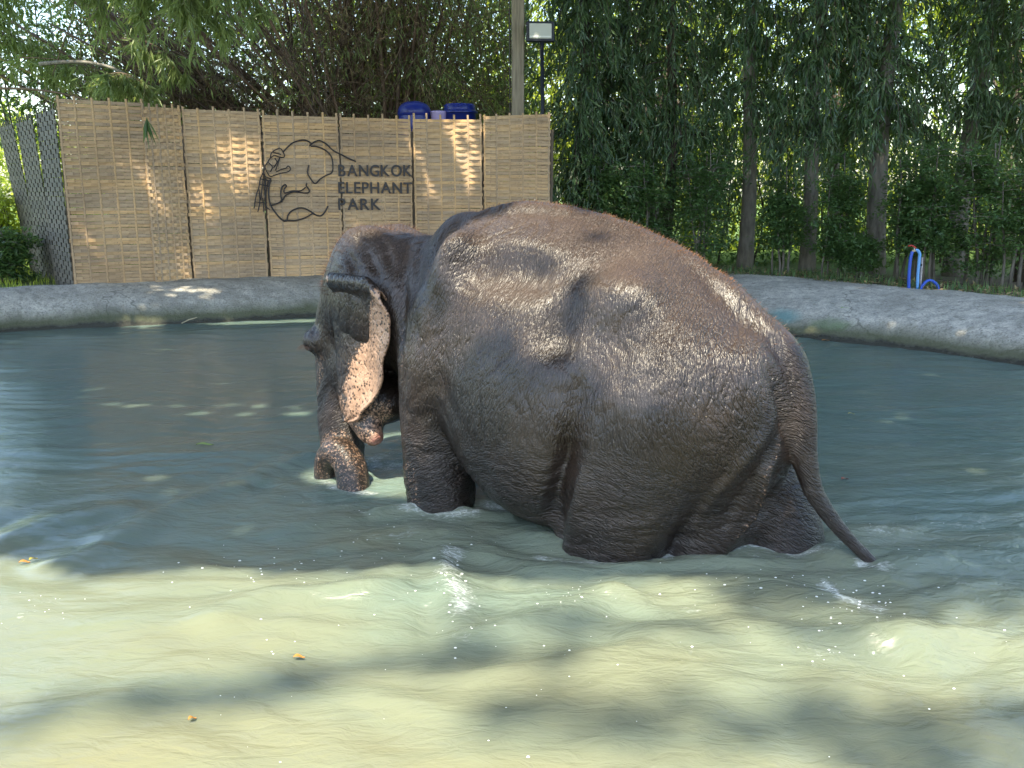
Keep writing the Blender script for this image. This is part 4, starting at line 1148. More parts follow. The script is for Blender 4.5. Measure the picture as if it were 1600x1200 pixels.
def cone(a, b, ra, rb, k=0.06, sub=False, flat=None):
    a, b = np.array(a, float), np.array(b, float)
    m = max(ra, rb) + k + 0.06
    s = region(np.minimum(a, b) - m, np.maximum(a, b) + m)
    X, Y, Z = axes_of(s)
    d = b - a; L2 = d @ d
    t = np.clip(((X - a[0]) * d[0] + (Y - a[1]) * d[1] + (Z - a[2]) * d[2]) / L2, 0, 1)
    dist = np.sqrt((X - a[0] - t * d[0]) ** 2 + (Y - a[1] - t * d[1]) ** 2 + (Z - a[2] - t * d[2]) ** 2)
    apply(s, dist - (ra + (rb - ra) * t), k, sub)

def chain(pts, k=0.05, join=0.06):
    """smooth tapered limb through (x,y,z,r) points (Catmull-Rom)"""
    P = np.array(pts, float)
    Q = [P[0]]
    for i in range(len(P) - 1):
        p0, p1, p2, p3 = P[max(i - 1, 0)], P[i], P[i + 1], P[min(i + 2, len(P) - 1)]
        for t in np.linspace(0, 1, 5)[1:]:
            Q.append(0.5 * ((2 * p1) + (-p0 + p2) * t + (2 * p0 - 5 * p1 + 4 * p2 - p3) * t * t + (-p0 + 3 * p1 - 3 * p2 + p3) * t ** 3))
    for i in range(len(Q) - 1):
        cone(Q[i][:3], Q[i + 1][:3], Q[i][3], Q[i + 1][3], k if i else join)

# --- torso from stations along the spine: f, top, height of greatest width, bottom, half width
ST = np.array([
    (-0.49, 0.78, 0.70, 0.62, 0.03),
    (-0.43, 0.90, 0.71, 0.42, 0.18),
    (-0.34, 1.02, 0.73, 0.26, 0.31),
    (-0.20, 1.18, 0.75, 0.16, 0.42),
    (0.00, 1.355, 0.74, 0.08, 0.51),
    (0.25, 1.50, 0.68, 0.02, 0.58),
    (0.50, 1.58, 0.62, -0.04, 0.635),
    (0.75, 1.63, 0.62, -0.04, 0.65),
    (1.00, 1.650, 0.66, 0.03, 0.62),
    (1.22, 1.645, 0.74, 0.15, 0.55),
    (1.38, 1.645, 0.82, 0.28, 0.48),
    (1.52, 1.625, 0.90, 0.38, 0.42),
    (1.68, 1.49, 0.95, 0.50, 0.34),
    (1.90, 1.32, 1.00, 0.72, 0.20),
    (1.98, 1.15, 1.02, 0.92, 0.04)])
def pch(x, xs, ys):
    """smooth interpolation of the stations (Catmull-Rom slopes)"""
    m = np.gradient(ys, xs)
    i = np.clip(np.searchsorted(xs, x) - 1, 0, len(xs) - 2)
    h = xs[i + 1] - xs[i]; t = np.clip((x - xs[i]) / h, 0, 1)
    return ((2 * t ** 3 - 3 * t ** 2 + 1) * ys[i] + (t ** 3 - 2 * t ** 2 + t) * h * m[i]
            + (-2 * t ** 3 + 3 * t ** 2) * ys[i + 1] + (t ** 3 - t ** 2) * h * m[i + 1])
f1 = gx[0].astype(float)
tp, md, bt, wd = (pch(f1, ST[:, 0], ST[:, j]) for j in (1, 2, 3, 4))
wd = np.maximum(wd, 0.02)
C = lambda a: a[:, None, None].astype(np.float32)
Yg, Zg = gx[1][None, :, None], gx[2][None, None, :]
up = Zg > C(md)
hh = np.where(up, C(np.maximum(tp - md, 0.02)), C(np.maximum(md - bt, 0.02)))
n_ = np.abs((Zg - C(md)) / hh); w_ = np.abs(Yg / C(wd))
pw = np.where(up, 1.85, 2.25).astype(np.float32)
r_ = (n_ ** pw + w_ ** pw + 1e-8) ** (1 / pw)
g_ = np.sqrt((n_ / hh) ** 2 + (w_ / C(wd)) ** 2) / (np.sqrt(n_ ** 2 + w_ ** 2) + 1e-5)
d_ = (r_ - 1) / np.maximum(g_, 1.2)
endc = np.maximum(C(-0.5 - f1), C(f1 - 1.98))
d_ = np.maximum(d_, endc)
FIELD = np.minimum(FIELD, d_.astype(np.float32))
del n_, w_, r_, g_, d_, hh, up, pw

# spine ridge, withers, hip bones, shoulder blades, ribs
chain([(-0.38, 0, .97, .06), (-0.1, 0, 1.225, .08), (0.3, 0, 1.45, .07), (0.7, 0, 1.575, .065), (1.05, 0, 1.625, .06), (1.3, 0, 1.575, .06)], 0.06, 0.08)
for s in (1, -1):
    ell((0.27, .33 * s, 1.22), (.17, .15, .15), 0.12)                       # hip bone
    ell((1.32, .31 * s, 1.24), (.13, .19, .32), 0.09, tilt=R(-12))          # shoulder blade
    ell((1.40, .35 * s, .86), (.24, .18, .36), 0.12)                        # shoulder
    ell((0.72, .34 * s, .60), (.50, .32, .50), 0.18)                        # barrel of the belly
    ell((0.08, .32 * s, .76), (.34, .25, .42), 0.14)                        # haunch
    ell((-.26, .19 * s, .76), (.18, .17, .34), 0.10)                        # buttock
for s in (1, -1):
    ell((.88, .50 * s, 1.40), (.34, .13, .12), 0.12, sub=True); ell((.52, .62 * s, 1.20), (.11, .13, .20), 0.10, sub=True)              # hollow of the flank under the spine
# hind legs: the left one bent well forward under water, the right one trailing
chain([(0.10, .32, .72, .33), (.20, .33, .42, .295), (.29, .315, .16, .25), (.32, .29, -.06, .215), (.28, .32, -.30, .19), (.26, .32, -.60, .19)], 0.06, 0.12)
chain([(0.20, .42, .45, .15), (.42, .41, .20, .125), (.46, .39, .0, .115), (.42, .38, -.2, .11)], 0.08, 0.12)
chain([(-.02, -.30, .70, .31), (-.18, -.27, .40, .235), (-.30, -.26, .14, .20), (-.37, -.25, -.10, .19), (-.40, -.25, -.60, .18)], 0.06, 0.12)
# skin between the hind legs
ell((-.08, .02, .22), (.24, .22, .28), 0.12)
chain([(-.28, .10, .60, .12), (-.15, .13, .32, .12), (-.05, .13, .0, .12), (0, .14, -.2, .12)], 0.08, 0.1)
# fore legs
chain([(1.43, .34, .80, .20), (1.45, .325, .50, .19), (1.455, .31, .22, .185), (1.45, .30, -.02, .18), (1.45, .30, -.60, .19)], 0.05, 0.10)
chain([(1.43, -.36, .80, .21), (1.36, -.31, .45, .20), (1.32, -.28, .16, .18), (1.31, -.27, -.60, .18)], 0.05, 0.10)
# neck and head (turned a little further away than the body)
chain([(1.55, 0, 1.02, .38), (1.80, 0, 1.08, .38), (2.02, .02, 1.12, .37)], 0.08, 0.12)
ell((2.08, .16, 1.29), (.27, .17, .27), 0.07)      # the two domes of the crown
ell((2.10, -.12, 1.29), (.27, .17, .27), 0.07)
ell((2.22, .02, 1.08), (.28, .30, .33), 0.09)
ell((2.36, .03, .90), (.20, .25, .26), 0.08)       # forehead
ell((2.24, .06, .68), (.24, .24, .24), 0.08)       # cheeks
ell((2.46, .25, .84), (.10, .07, .075), 0.06)      # brow over the eye
ell((2.44, -.18, .83), (.09, .065, .07), 0.05)
ell((2.06, .20, .50), (.22, .16, .15), 0.07)       # lower jaw
ell((2.02, .08, .50), (.22, .16, .14), 0.07)
chain([(2.10, .24, .44, .10), (1.98, .30, .34, .065), (1.94, .31, .31, .035)], 0.04, 0.05)
# trunk
chain([(2.38, .05, .74, .19), (2.38, .10, .52, .155), (2.36, .15, .30, .135), (2.33, .18, .10, .12), (2.31, .20, -.12, .11), (2.30, .25, -.24, .10)], 0.04, 0.08)
_tw = w2e(np.array([(-1.20, 5.45, -.22), (-1.185, 5.42, -.05), (-1.155, 5.38, .11), (-1.075, 5.31, .190), (-.985, 5.23, .12), (-.955, 5.16, -.05), (-.95, 5.12, -.25)]))
chain([(*p, r) for p, r in zip(_tw, (.060, .062, .070, .084, .090, .092, .092))], 0.025, 0.03)
# tail
_tp = [(-.26, 0.0, 1.08, .085), (-.38, 0.0, .99, .085), (-.445, 0.0, .85, .072), (-.485, 0.0, .70, .062), (-.505, -.01, .52, .054), (-.55, -.02, .36, .042), (-.64, -.06, .21, .032), (-.73, -.10, .10, .025), (-.81, -.13, .02, .019), (-.86, -.15, -.03, .013)]
chain(_tp, 0.03, 0.07)

# --- naive surface nets
def surface_nets(Fv, lo, H):
    S = Fv < 0
    nx, ny, nz = Fv.shape
    cnt = np.zeros((nx - 1, ny - 1, nz - 1), np.uint8)
    for a in (0, 1):
        for b in (0, 1):
            for c in (0, 1):
                cnt += S[a:nx - 1 + a, b:ny - 1 + b, c:nz - 1 + c]
    act = (cnt > 0) & (cnt < 8)
    ids = np.full(act.shape, -1, np.int32)
    I = np.argwhere(act); ids[act] = np.arange(len(I))
    acc = np.zeros((len(I), 3)); w = np.zeros(len(I))
    cor = [(a, b, c) for a in (0, 1) for b in (0, 1) for c in (0, 1)]
    for u in cor:
        for v in cor:
            if u < v and sum(abs(p - q) for p, q in zip(u, v)) == 1:
                fu = Fv[I[:, 0] + u[0], I[:, 1] + u[1], I[:, 2] + u[2]]; fv = Fv[I[:, 0] + v[0], I[:, 1] + v[1], I[:, 2] + v[2]]
                m = (fu < 0) != (fv < 0)
                t = np.where(m, fu / np.where(m, fu - fv, 1), 0)
                p = np.array(u)[None] + t[:, None] * (np.array(v) - np.array(u))[None]
                acc += p * m[:, None]; w += m
    V = (I + acc / w[:, None]) * H + lo
    Q = []
    for ax in range(3):
        A = [slice(0, nx), slice(0, ny), slice(0, nz)]
        s0, s1 = list(A), list(A)
        s0[ax] = slice(0, Fv.shape[ax] - 1); s1[ax] = slice(1, Fv.shape[ax])
        ed = S[tuple(s0)] != S[tuple(s1)]
        E = np.argwhere(ed)
        o1, o2 = [(ax + 1) % 3, (ax + 2) % 3]
        ok = (E[:, o1] > 0) & (E[:, o2] > 0) & (E[:, o1] < Fv.shape[o1] - 1) & (E[:, o2] < Fv.shape[o2] - 1)
        E = E[ok]
        def cell(d1, d2):
            c = E.copy(); c[:, o1] -= d1; c[:, o2] -= d2
            return ids[c[:, 0], c[:, 1], c[:, 2]]
        q = np.stack([cell(1, 1), cell(0, 1), cell(0, 0), cell(1, 0)], -1)
        flip = ~S[E[:, 0], E[:, 1], E[:, 2]]
        q[flip] = q[flip][:, ::-1]
        Q.append(q)
    return V, np.concatenate(Q)
EV, EQ = surface_nets(FIELD, lo, H)

def vert_normals(V, Q):
    a = V[Q[:, 2]] - V[Q[:, 0]]; b = V[Q[:, 3]] - V[Q[:, 1]]
    n = np.cross(a, b); N = np.zeros_like(V)
    for j in range(Q.shape[1]):
        for c in range(3): N[:, c] += np.bincount(Q[:, j], n[:, c], len(V))
    return N / (np.linalg.norm(N, axis=1)[:, None] + 1e-12)
def laplace(V, Q, it=2, lam=0.5):
    e = np.concatenate([Q[:, [i, (i + 1) % 4]] for i in range(4)]); e = np.concatenate([e, e[:, ::-1]])
    deg = np.bincount(e[:, 0], minlength=len(V))[:, None]
    for _ in range(it):
        s = np.stack([np.bincount(e[:, 0], V[e[:, 1], c], len(V)) for c in range(3)], -1)
        V = V + lam * (s / np.maximum(deg, 1) - V)
    return V
EV = laplace(EV, EQ, 3)
# winding check: outward
_N = vert_normals(EV, EQ)
if ((EV - EV.mean(0)) * _N).sum() < 0:
    EQ = EQ[:, ::-1]; _N = -_N
# --- folds pressed into the skin: (depth, half width, points in the animal's own frame f, l, z)
FOLDS = [
    (.010, .050, [(1.324, .539, .889), (1.24, .553, .763), (1.099, .622, .623), (.968, .661, .482), (.919, .637, .332), (.93, .60, .2)]),
    (-.003, .06, [(1.38, .54, .85), (1.30, .56, .70), (1.20, .57, .56), (1.12, .57, .42)]),
    (.030, .050, [(.364, .592, .903), (.405, .636, .752), (.422, .65, .566), (.479, .637, .362)]), (.075, .055, [(.415, .65, .62), (.45, .64, .45), (.50, .62, .30), (.575, .56, .115), (.60, .52, -.1)]),
    (-.020, .07, [(.30, .59, .75), (.31, .62, .566), (.36, .62, .36), (.44, .56, .10)]),
    (.060, .042, [(-.282, .22, 1.068), (-.372, .22, .934), (-.43, .17, .786), (-.46, .12, .66), (-.48, .08, .55)]),
    (-.012, .06, [(-.20, .33, 1.08), (-.27, .35, .95), (-.33, .34, .80)]),
    (.016, .06, [(.149, .075, 1.458), (-.029, .10, 1.344), (-.153, .13, 1.216)]),
    (-.022, .035, [(-.444, .259, .758), (-.37, .322, .611), (-.211, .353, .377), (-.036, .282, .099)]),
    (.045, .055, [(-.44, .20, .68), (-.40, .22, .56), (-.30, .24, .36), (-.18, .22, .12)]),
    (-.030, .022, [(-.43, .16, .60), (-.394, .20, .454), (-.335, .12, .228), (-.263, .148, .104)]),
    (.045, .04, [(-.50, .06, .50), (-.497, .045, .40), (-.375, .034, .266), (-.295, .082, .109)]),
    (.030, .04, [(1.852, .014, 1.508), (1.706, .27, 1.396), (1.64, .379, 1.229), (1.58, .459, .994), (1.499, .54, .73)]),
    (-.018, .06, [(1.50, .10, 1.58), (1.478, .162, 1.523), (1.472, .337, 1.34), (1.40, .50, 1.088)]),
    (.016, .06, [(1.36, .20, 1.52), (1.35, .36, 1.32), (1.27, .50, 1.05)]),
    (.006, .12, [(.50, .27, 1.43), (.44, .40, 1.306), (.42, .50, 1.16)]),
    (-.025, .10, [(.36, .60, .50), (.38, .60, .30), (.42, .55, .10)]),
    (-.012, .03, [(.281, .60, .17), (.122, .59, .22), (-.028, .515, .25)]),
    (.012, .04, [(.30, .60, .24), (.122, .60, .30), (-.028, .53, .34)]),
    (.004, .05, [(.85, .64, 1.0), (.72, .66, .85), (.60, .66, .62)]),
    (.003, .05, [(1.10, .57, 1.12), (1.02, .62, .90), (.95, .64, .70)]),
    (.008, .03, [(1.30, .52, .60), (1.42, .52, .55), (1.56, .50, .60)]),
    (.014, .03, [(1.30, .48, .36), (1.42, .50, .33), (1.56, .46, .36)]),
    (.020, .03, [(2.10, .33, 1.42), (2.0, .36, 1.30), (1.90, .38, 1.18)]),
    (.016, .025, [(2.0, .30, 1.50), (1.90, .34, 1.38), (1.80, .36, 1.26)]),
    (.016, .025, [(1.92, .22, 1.52), (1.82, .28, 1.42), (1.74, .33, 1.30)]),
]
def seg_taper(V, pts):
    P = np.array(pts, float); s = np.r_[0, np.cumsum(np.linalg.norm(np.diff(P, axis=0), axis=1))]
    D = np.full(len(V), 9.0); T = np.zeros(len(V))
    for i in range(len(P) - 1):
        d = P[i + 1] - P[i]; t = np.clip(((V - P[i]) @ d) / (d @ d), 0, 1)
        q = np.linalg.norm(V - P[i] - t[:, None] * d, axis=1); m = q < D
        D[m] = q[m]; T[m] = ((s[i] + t * (s[i + 1] - s[i])) / s[-1])[m]
    return D, .25 + .75 * np.clip(np.sin(np.pi * T) * 1.6, 0, 1)
def seg_dist(V, pts):
    D = np.full(len(V), 9.0)
    for a, b in zip(pts, pts[1:]):
        a, b = np.array(a), np.array(b); d = b - a
        t = np.clip(((V - a) @ d) / (d @ d), 0, 1)
        D = np.minimum(D, np.linalg.norm(V - a - t[:, None] * d, axis=1))
    return D
disp = np.zeros(len(EV))
for amp, sg, pts in FOLDS:
    bl, bh = np.min(pts, 0) - 3 * sg, np.max(pts, 0) + 3 * sg
    m = ((EV > bl) & (EV < bh)).all(1)
    t, tp_ = seg_taper(EV[m], pts)
    disp[m] -= amp * tp_ * np.exp(-(t / sg) ** 2)
f_, l_, z_ = EV.T
ringw = np.clip(sstep(.62, .35, z_ + .15 * pnoise(f_ * 2, l_ * 2, z_ * 2)) * sstep(2.2, 1.7, np.abs(f_ - .55) * 2)
                + sstep(-.36, -.43, f_) + sstep(2.15, 2.3, f_ - .25 * (z_ - .6)) * sstep(.75, .55, z_) + sstep(.5, .3, z_) * (f_ > 1.2), 0, 1)
warp = fbm(f_ * 3, l_ * 3, z_ * 3, 2) * .06
# long soft ridges of loose skin: run up and down the flank, round the limbs
lean = f_ + .25 * (z_ - .8) * sstep(.2, 1.0, f_) - .30 * (z_ - .6) * sstep(.3, -.2, f_)
thz = z_ + .30 * (f_ - .35) ** 2 - .18 * f_
rip_a = pnoise(lean * 26 + 40 * warp, l_ * 6, z_ * 5)
rip_b = pnoise(f_ * 6, l_ * 6, thz * 30 + 40 * warp)
limb = np.clip(ringw, 0, 1)
disp +=   .0022 * rip_a * (1 - limb) + .0042 * rip_b * limb
disp += .004 * fbm(f_ * 4, l_ * 4, z_ * 4, 2)
rip_c = 1 - np.abs(pnoise(lean * 15 + 30 * warp + 3, l_ * 4, z_ * 3))
rip_d = 1 - np.abs(pnoise(f_ * 4 + 9, l_ * 4, thz * 15 + 30 * warp))
disp -= .0050 * sstep(.80, 1.0, rip_c) * (1 - limb) + .007 * sstep(.80, 1.0, rip_d) * limb
thin = np.clip(sstep(-.42, -.50, f_) + sstep(.24, .12, seg_dist(EV, [tuple(p) for p in _tw[1:]])) * (f_ > 1.8), 0, 1)
disp *= 1 - .72 * thin
EV2 = EV + _N * disp[:, None]

# colour masks that belong to the hide: pink freckled patches
dcurl = seg_dist(EV, [tuple(p) for p in _tw[2:]])
pink = .42 * sstep(.20, .13, dcurl) * sstep(-.1, .25, _N @ np.array([0, .5, .8]) + .25) * sstep(-.12, .04, z_)
pink = np.maximum(pink, .75 * sstep(.10, .04, seg_dist(EV, [(2.0, .31, .33), (1.93, .31, .31)])))
pink = np.maximum(pink, .50 * sstep(.62, .50, z_) * sstep(.1, .28, l_) * (f_ > 1.85) * (f_ < 2.25) * sstep(.30, .38, z_))
pink = np.maximum(pink, .42 * sstep(.10, .05, seg_dist(EV, [(1.52, .49, .22), (1.51, .49, .05)])))
pink = np.maximum(pink, .35 * sstep(.05, .02, seg_dist(EV, [(-.43, .16, .60), (-.394, .20, .454), (-.335, .12, .228), (-.263, .148, .104)])))
pink = np.maximum(pink, .30 * sstep(.12, .04, seg_dist(EV, [(1.62, .45, 1.25), (1.60, .47, 1.05), (1.58, .50, .8)])))
pink = np.maximum(pink, .45 * sstep(.16, .05, seg_dist(EV, [(2.42, .22, .74), (2.48, .18, .45), (2.46, .14, .25)])))
lip = sstep(.065, .040, seg_dist(EV, [(1.99, .31, .32), (1.92, .31, .30)]))

def hide_material():
    m = NT('wet_elephant_hide')
    A = m.attr('flow_across').outputs['Vector']
    B = m.attr('flow_round').outputs['Vector']
    w = m.attr('limb').outputs['Fac']
    pk = m.attr('pink').outputs['Fac']
    lp = m.attr('lip').outputs['Fac']
    P = m.coord('Object')
    nz = m.n('ShaderNodeTexNoise'); m.l(P, nz.inputs['Vector']); nz.inputs['Scale'].default_value = 9; nz.inputs['Detail'].default_value = 2
    off = m.vmul(m.vadd(nz.outputs['Color'], (-.5, -.5, -.5)), (.035, .035, .035))
    def crack(vec, scale, lo_, hi_):
        return m.ramp(m.vor(m.vadd(vec, off), scale, 'DISTANCE_TO_EDGE'), [(lo_, 0.0), (hi_, 1.0)])
    def line(vec, sc, scale, w):      # long wandering creases: where a stretched noise crosses its middle
        n_ = m.noise(m.vmul(vec, sc), scale, 2.5, .5, .25)
        return m.ramp(m.math('ABSOLUTE', m.math('SUBTRACT', n_, .5)), [(0.0, 0.0), (w, 1.0)])
    def skin(vec, sc):
        a = m.math('MULTIPLY', crack(vec, 21, .0, .20), .42)
        b = m.math('MULTIPLY', crack(vec, 47, .0, .25), .18)
        return m.math('ADD', m.math('ADD', a, b), m.math('ADD', m.math('MULTIPLY', line(vec, sc, 12, .075), .24), m.math('MULTIPLY', line(vec, sc, 25, .09), .16)))
    ha = skin(A, (1.25, 1, .55)); hb = skin(B, (1, 1, 1))
    h = m.math('ADD', m.math('MULTIPLY', ha, m.math('SUBTRACT', 1.0, w)), m.math('MULTIPLY', hb, w))
    smooth = m.noise(P, 2.6, 3, .5)                      # some areas are stretched smooth
    sm = m.ramp(smooth, [(.38, .40), (.60, 1.0)])
    fine = m.noise(P, 130, 3, .6)
    hh2 = m.math('ADD', m.math('MULTIPLY', h, sm), m.math('MULTIPLY', fine, .14))
    nrm = m.bump(hh2, .95, .0135)
    big = m.noise(P, 3.1, 4, .6)
    c = m.mix(m.ramp(big, [(.35, 0.0), (.68, 1.0)]), (.0090, .0054, .0036), (.027, .0165, .0110))
    c = m.mix(m.ramp(m.noise(P, 22, 4, .65), [(.45, 0.0), (.75, .5)]), c, (.044, .031, .024))
    up = m.attr('dry').outputs['Fac']
    c = m.mix(m.math('MULTIPLY', up, .75), c, (.082, .058, .047))
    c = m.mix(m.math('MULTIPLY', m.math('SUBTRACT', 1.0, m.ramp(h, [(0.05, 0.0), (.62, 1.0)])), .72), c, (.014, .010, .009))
    # freckles
    spk = m.ramp(m.vor(P, 48, 'F1'), [(.26, 1.0), (.40, 0.0)])
    edge = m.ramp(m.math('ADD', pk, m.math('MULTIPLY', m.math('SUBTRACT', m.noise(P, 70, 4, .75), .5), 1.5)), [(.47, 0.0), (.56, 1.0)])
    fr = m.math('MULTIPLY', edge, m.math('SUBTRACT', 1.0, m.math('MULTIPLY', spk, .93)))
    c = m.mix(fr, c, (.33, .205, .135))
    c = m.mix(lp, c, (.27, .12, .09))
    # pale flecks of dried mud
    mud = m.math('MULTIPLY', m.ramp(m.noise(P, 90, 2, .5), [(.70, 0.0), (.76, 1.0)]), m.ramp(m.noise(P, 5, 2, .5), [(.48, 0.0), (.62, .8)]))
    c = m.mix(mud, c, (.27, .22, .15))
    rg = m.math('ADD', m.ramp(m.noise(P, 6, 4, .6), [(.3, .27), (.7, .46)]), m.math('MULTIPLY', up, .12))
    m.set(Base_Color=c, Roughness=rg, IOR=1.42)
    m.b.inputs['Coat Weight'].default_value = .45
    m.b.inputs['Coat Roughness'].default_value = .30
    m.b.inputs['Specular IOR Level'].default_value = .50
    m.l(nrm, m.b.inputs['Normal'])
    cn = m.bump(hh2, .5, .008); m.l(cn, m.b.inputs['Coat Normal'])
    return m.m
M_HIDE = hide_material()

ele = empty('elephant', tuple(e2w(np.array([.7, 0, -.6]))), 0)
tag(ele, 'big wet grey elephant wading in the pool with its tail towards the camera', 'elephant')
OFF = np.array(ele.location)
def eput(name, me, mat, parent=ele):
    o = link(name, me, mat, parent); o.location = tuple(-OFF) if parent is ele else (0, 0, 0)
    return o
me = mesh_np('body', e2w(EV2), EQ)
attr(me, 'flow_across', np.stack([lean * 2.9, l_ * 1.1, z_ * .75], -1), 'FLOAT_VECTOR')
attr(me, 'flow_round', np.stack([f_ * .85, l_ * .85, thz * 2.9], -1), 'FLOAT_VECTOR')
attr(me, 'limb', limb); attr(me, 'pink', pink); attr(me, 'lip', lip)
dry = sstep(.35, .95, _N[:, 2]) * sstep(.9, 1.3, z_)
attr(me, 'dry', dry)
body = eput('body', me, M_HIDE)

# --- ears: a thin leaf of skin rolled over at the top
def ear(side):
    rows = [  # z, front (f, l), rear (f, l)
        (1.150, (2.16, .26), (1.74, .36)), (1.235, (2.17, .30), (1.73, .41)), (1.275, (2.17, .355), (1.72, .455)),
        (1.280, (2.17, .40), (1.71, .480)), (1.250, (2.17, .42), (1.70, .495)), (1.215, (2.17, .405), (1.685, .495)),
        (1.190, (2.17, .375), (1.675, .485)), (1.150, (2.18, .345), (1.665, .475)), (1.060, (2.195, .325), (1.66, .468)),
        (.980, (2.205, .318), (1.67, .464)), (.900, (2.21, .315), (1.682, .462)), (.800, (2.215, .315), (1.71, .46)),
        (.716, (2.215, .315), (1.725, .455)), (.640, (2.213, .315), (1.775, .445)), (.578, (2.21, .315), (1.835, .435)),
        (.500, (2.20, .318), (1.925, .42)), (.440, (2.185, .32), (1.985, .405)), (.400, (2.17, .325), (2.10, .37)), (.385, (2.16, .33), (2.13, .35))]
    rz = np.array([r[0] for r in rows]); fr = np.array([r[1] for r in rows]); re = np.array([r[2] for r in rows])
    nu, nv = 34, 90
    tt = np.linspace(0, len(rows) - 1, nv); i = np.arange(len(rows))
    I = lambda a: pch(tt, i.astype(float), a)
    Z, F0, L0, F1, L1 = I(rz), I(fr[:, 0]), I(fr[:, 1]), I(re[:, 0]), I(re[:, 1])
    u = np.linspace(0, 1, nu)[None]
    Fm = F0[:, None] + (F1 - F0)[:, None] * u
    Lm = L0[:, None] + (L1 - L0)[:, None] * u
    Zm = np.repeat(Z[:, None], nu, 1)
    low = sstep(1.2, .9, Zm)
    Lm = Lm + low * (-.018 * np.sin(np.pi * u) + .016 * np.sin(u * 9 + Zm * 7) + .010 * pnoise(u * 5, Zm * 9, 0) )
    Fm = Fm + low * .016 * pnoise(Zm * 9, 3.3, u * 3) * u
    Zm = Zm - .07 * sstep(.72, 1, u) * sstep(1.0, 1.22, Zm) - .012 * np.sin(u * 7) * low
    P = np.stack([Fm, Lm * side, Zm], -1).reshape(-1, 3)
    q = (np.arange(nv - 1)[:, None] * nu + np.arange(nu - 1)[None]).ravel()
    Q = np.stack([q, q + 1, q + nu + 1, q + nu], -1)
    if side < 0: Q = Q[:, ::-1]
    n = vert_normals(P, Q)
    th = (.007 + .010 * (1 - np.repeat(u, nv, 0).ravel())) * (1 - .45 * sstep(1.12, 1.2, P[:, 2]))
    nvv = len(P)
    VV = np.concatenate([P + n * th[:, None], P - n * th[:, None]])
    border = np.concatenate([np.arange(nu - 1), np.arange(nv - 1) * nu + nu - 1, (nv * nu - 1) - np.arange(nu - 1), ((nv - 1 - np.arange(nv - 1)) * nu)])
    nxt = np.roll(border, -1)
    QQ = np.concatenate([Q, Q[:, ::-1] + nvv, np.stack([nxt, border, border + nvv, nxt + nvv], -1)])
    me = mesh_np('ear', e2w(VV), QQ)
    uu = np.repeat(u, nv, 0).ravel(); zz = P[:, 2]
    # pink: a band down the rear edge that widens towards the tip
    lim = np.interp(zz, [.38, .55, .75, .95, 1.12, 1.22, 1.3], [.06, .14, .32, .58, .72, .82, .95])
    pkk = np.clip(.5 + (uu - lim) * 3.2, 0, 1) * sstep(1.27, 1.20, zz)
    pkk = np.maximum(pkk, .9 * sstep(.10, .0, uu) * sstep(1.22, 1.25, zz) * sstep(.40, .42, np.abs(Lm).ravel()))
    rot = np.array([1, 1, 1])
    for nm, dat in (('flow_across', np.stack([P[:, 0] * 1.0, P[:, 1], P[:, 2] * .7], -1)), ('flow_round', np.stack([P[:, 0], P[:, 1], P[:, 2] * 1.0], -1))):
        attr(me, nm, np.concatenate([dat, dat]), 'FLOAT_VECTOR')
    for nm, dat in (('limb', np.zeros(nvv)), ('pink', pkk), ('lip', np.zeros(nvv)), ('dry', np.zeros(nvv))):
        attr(me, nm, np.concatenate([dat, dat]))
    o = eput('ear', me, M_HIDE)
    return o
el_ = ear(1); tag(el_, 'ear with a dark centre and a pink freckled rear edge')
ear(-1)

# --- eye with lashes, on each side
M_EYE = simple('eye', (.02, .012, .008), .08)
for s in (1, -1):
    a = np.linspace(0, np.pi, 9); b = np.linspace(0, 2 * np.pi, 14, endpoint=False)
    c0 = np.array([2.455, .285 * s + (.0 if s > 0 else .06), .80])
    V = np.array([c0 + .024 * np.array([math.sin(i) * math.cos(j), math.sin(i) * math.sin(j), math.cos(i)]) for i in a for j in b])
    q = [(i * 14 + j, i * 14 + (j + 1) % 14, (i + 1) * 14 + (j + 1) % 14, (i + 1) * 14 + j) for i in range(8) for j in range(14)]
    eye = eput('eye', mesh_np('eye', e2w(V), np.array(q)), M_EYE)
M_HAIR = simple('elephant_hair', (.15, .085, .055), .5)
lash = []
for s in (1, -1):
    for k in range(14):
        p0 = np.array([2.44 + .006 * k, .30 * s, .815 + .002 * (k % 5)])
        d = np.array([.25 + .02 * k, .8 * s, -.45])
        lash.append(([e2w(p0), e2w(p0 + d * .022), e2w(p0 + d * .05 + np.array([0, 0, -.012]))], [.0016, .0013, .0004]))
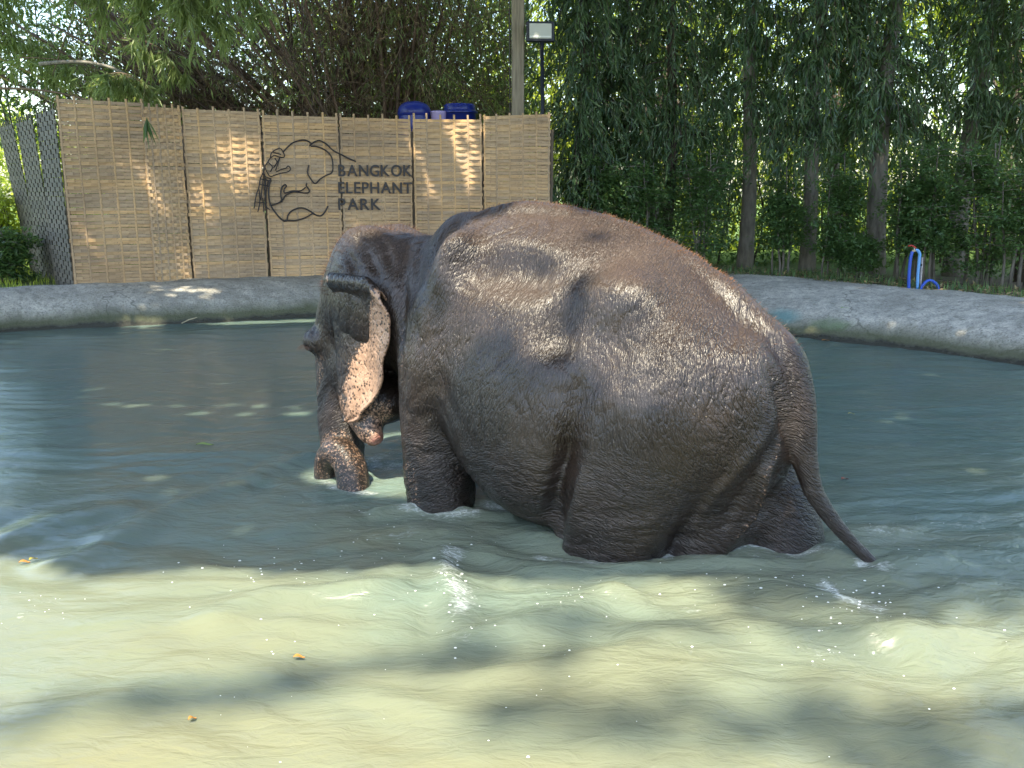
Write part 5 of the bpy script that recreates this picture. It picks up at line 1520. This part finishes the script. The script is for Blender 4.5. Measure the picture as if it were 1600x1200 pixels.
V, F = tube_arrays(lash, 3, False); eput('eyelashes', mesh_np('eyelashes', V, F), M_HAIR)

# --- bristles along the crown, neck and spine
cand = np.where((np.abs(l_) < .62) & (z_ > .55) & (_N[:, 2] > -.2))[0]
wgt = (.012 + 2.2 * (f_[cand] > 1.95) * (z_[cand] > 1.15) + 1.6 * np.exp(-(l_[cand] / .10) ** 2) * (_N[cand, 2] > .3)) * sstep(.2, .9, _N[cand, 2] + .8 * (f_[cand] > 1.95))
pick = rng.choice(cand, 4200, p=wgt / wgt.sum())
base = EV2[pick]; nn = _N[pick]
ln = rng.uniform(.010, .030, len(pick)) * (1 + .35 * (f_[pick] > 1.9))
dirn = nn + rng.normal(0, .30, nn.shape) + np.array([-.35, 0, -.1]); dirn /= np.linalg.norm(dirn, axis=1)[:, None]
sd = np.cross(dirn, rng.normal(size=nn.shape)); sd /= np.linalg.norm(sd, axis=1)[:, None]
V = np.stack([base - sd * .0011 - nn * .003, base + sd * .0011 - nn * .003, base + dirn * ln[:, None]], 1).reshape(-1, 3)
bristle = eput('bristles', mesh_np('bristles', e2w(V), np.arange(len(V)).reshape(-1, 3)), M_HAIR)
bristle['kind'] = 'stuff'
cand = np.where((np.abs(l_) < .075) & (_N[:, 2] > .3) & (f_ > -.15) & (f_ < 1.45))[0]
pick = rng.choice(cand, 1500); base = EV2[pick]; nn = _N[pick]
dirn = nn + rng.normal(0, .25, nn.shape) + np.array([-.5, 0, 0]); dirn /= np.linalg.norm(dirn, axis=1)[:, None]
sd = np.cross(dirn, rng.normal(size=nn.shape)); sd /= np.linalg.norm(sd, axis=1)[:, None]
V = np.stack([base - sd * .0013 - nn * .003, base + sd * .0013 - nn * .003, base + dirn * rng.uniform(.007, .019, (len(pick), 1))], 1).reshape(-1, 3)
mane = eput('spine_bristles', mesh_np('spine_bristles', e2w(V), np.arange(len(V)).reshape(-1, 3)), simple('sun_rim_hair', (.24, .11, .05), .45))  # extra reddish hairs; their colour stands for the sun's rim along the back
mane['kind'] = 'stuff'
del FIELD
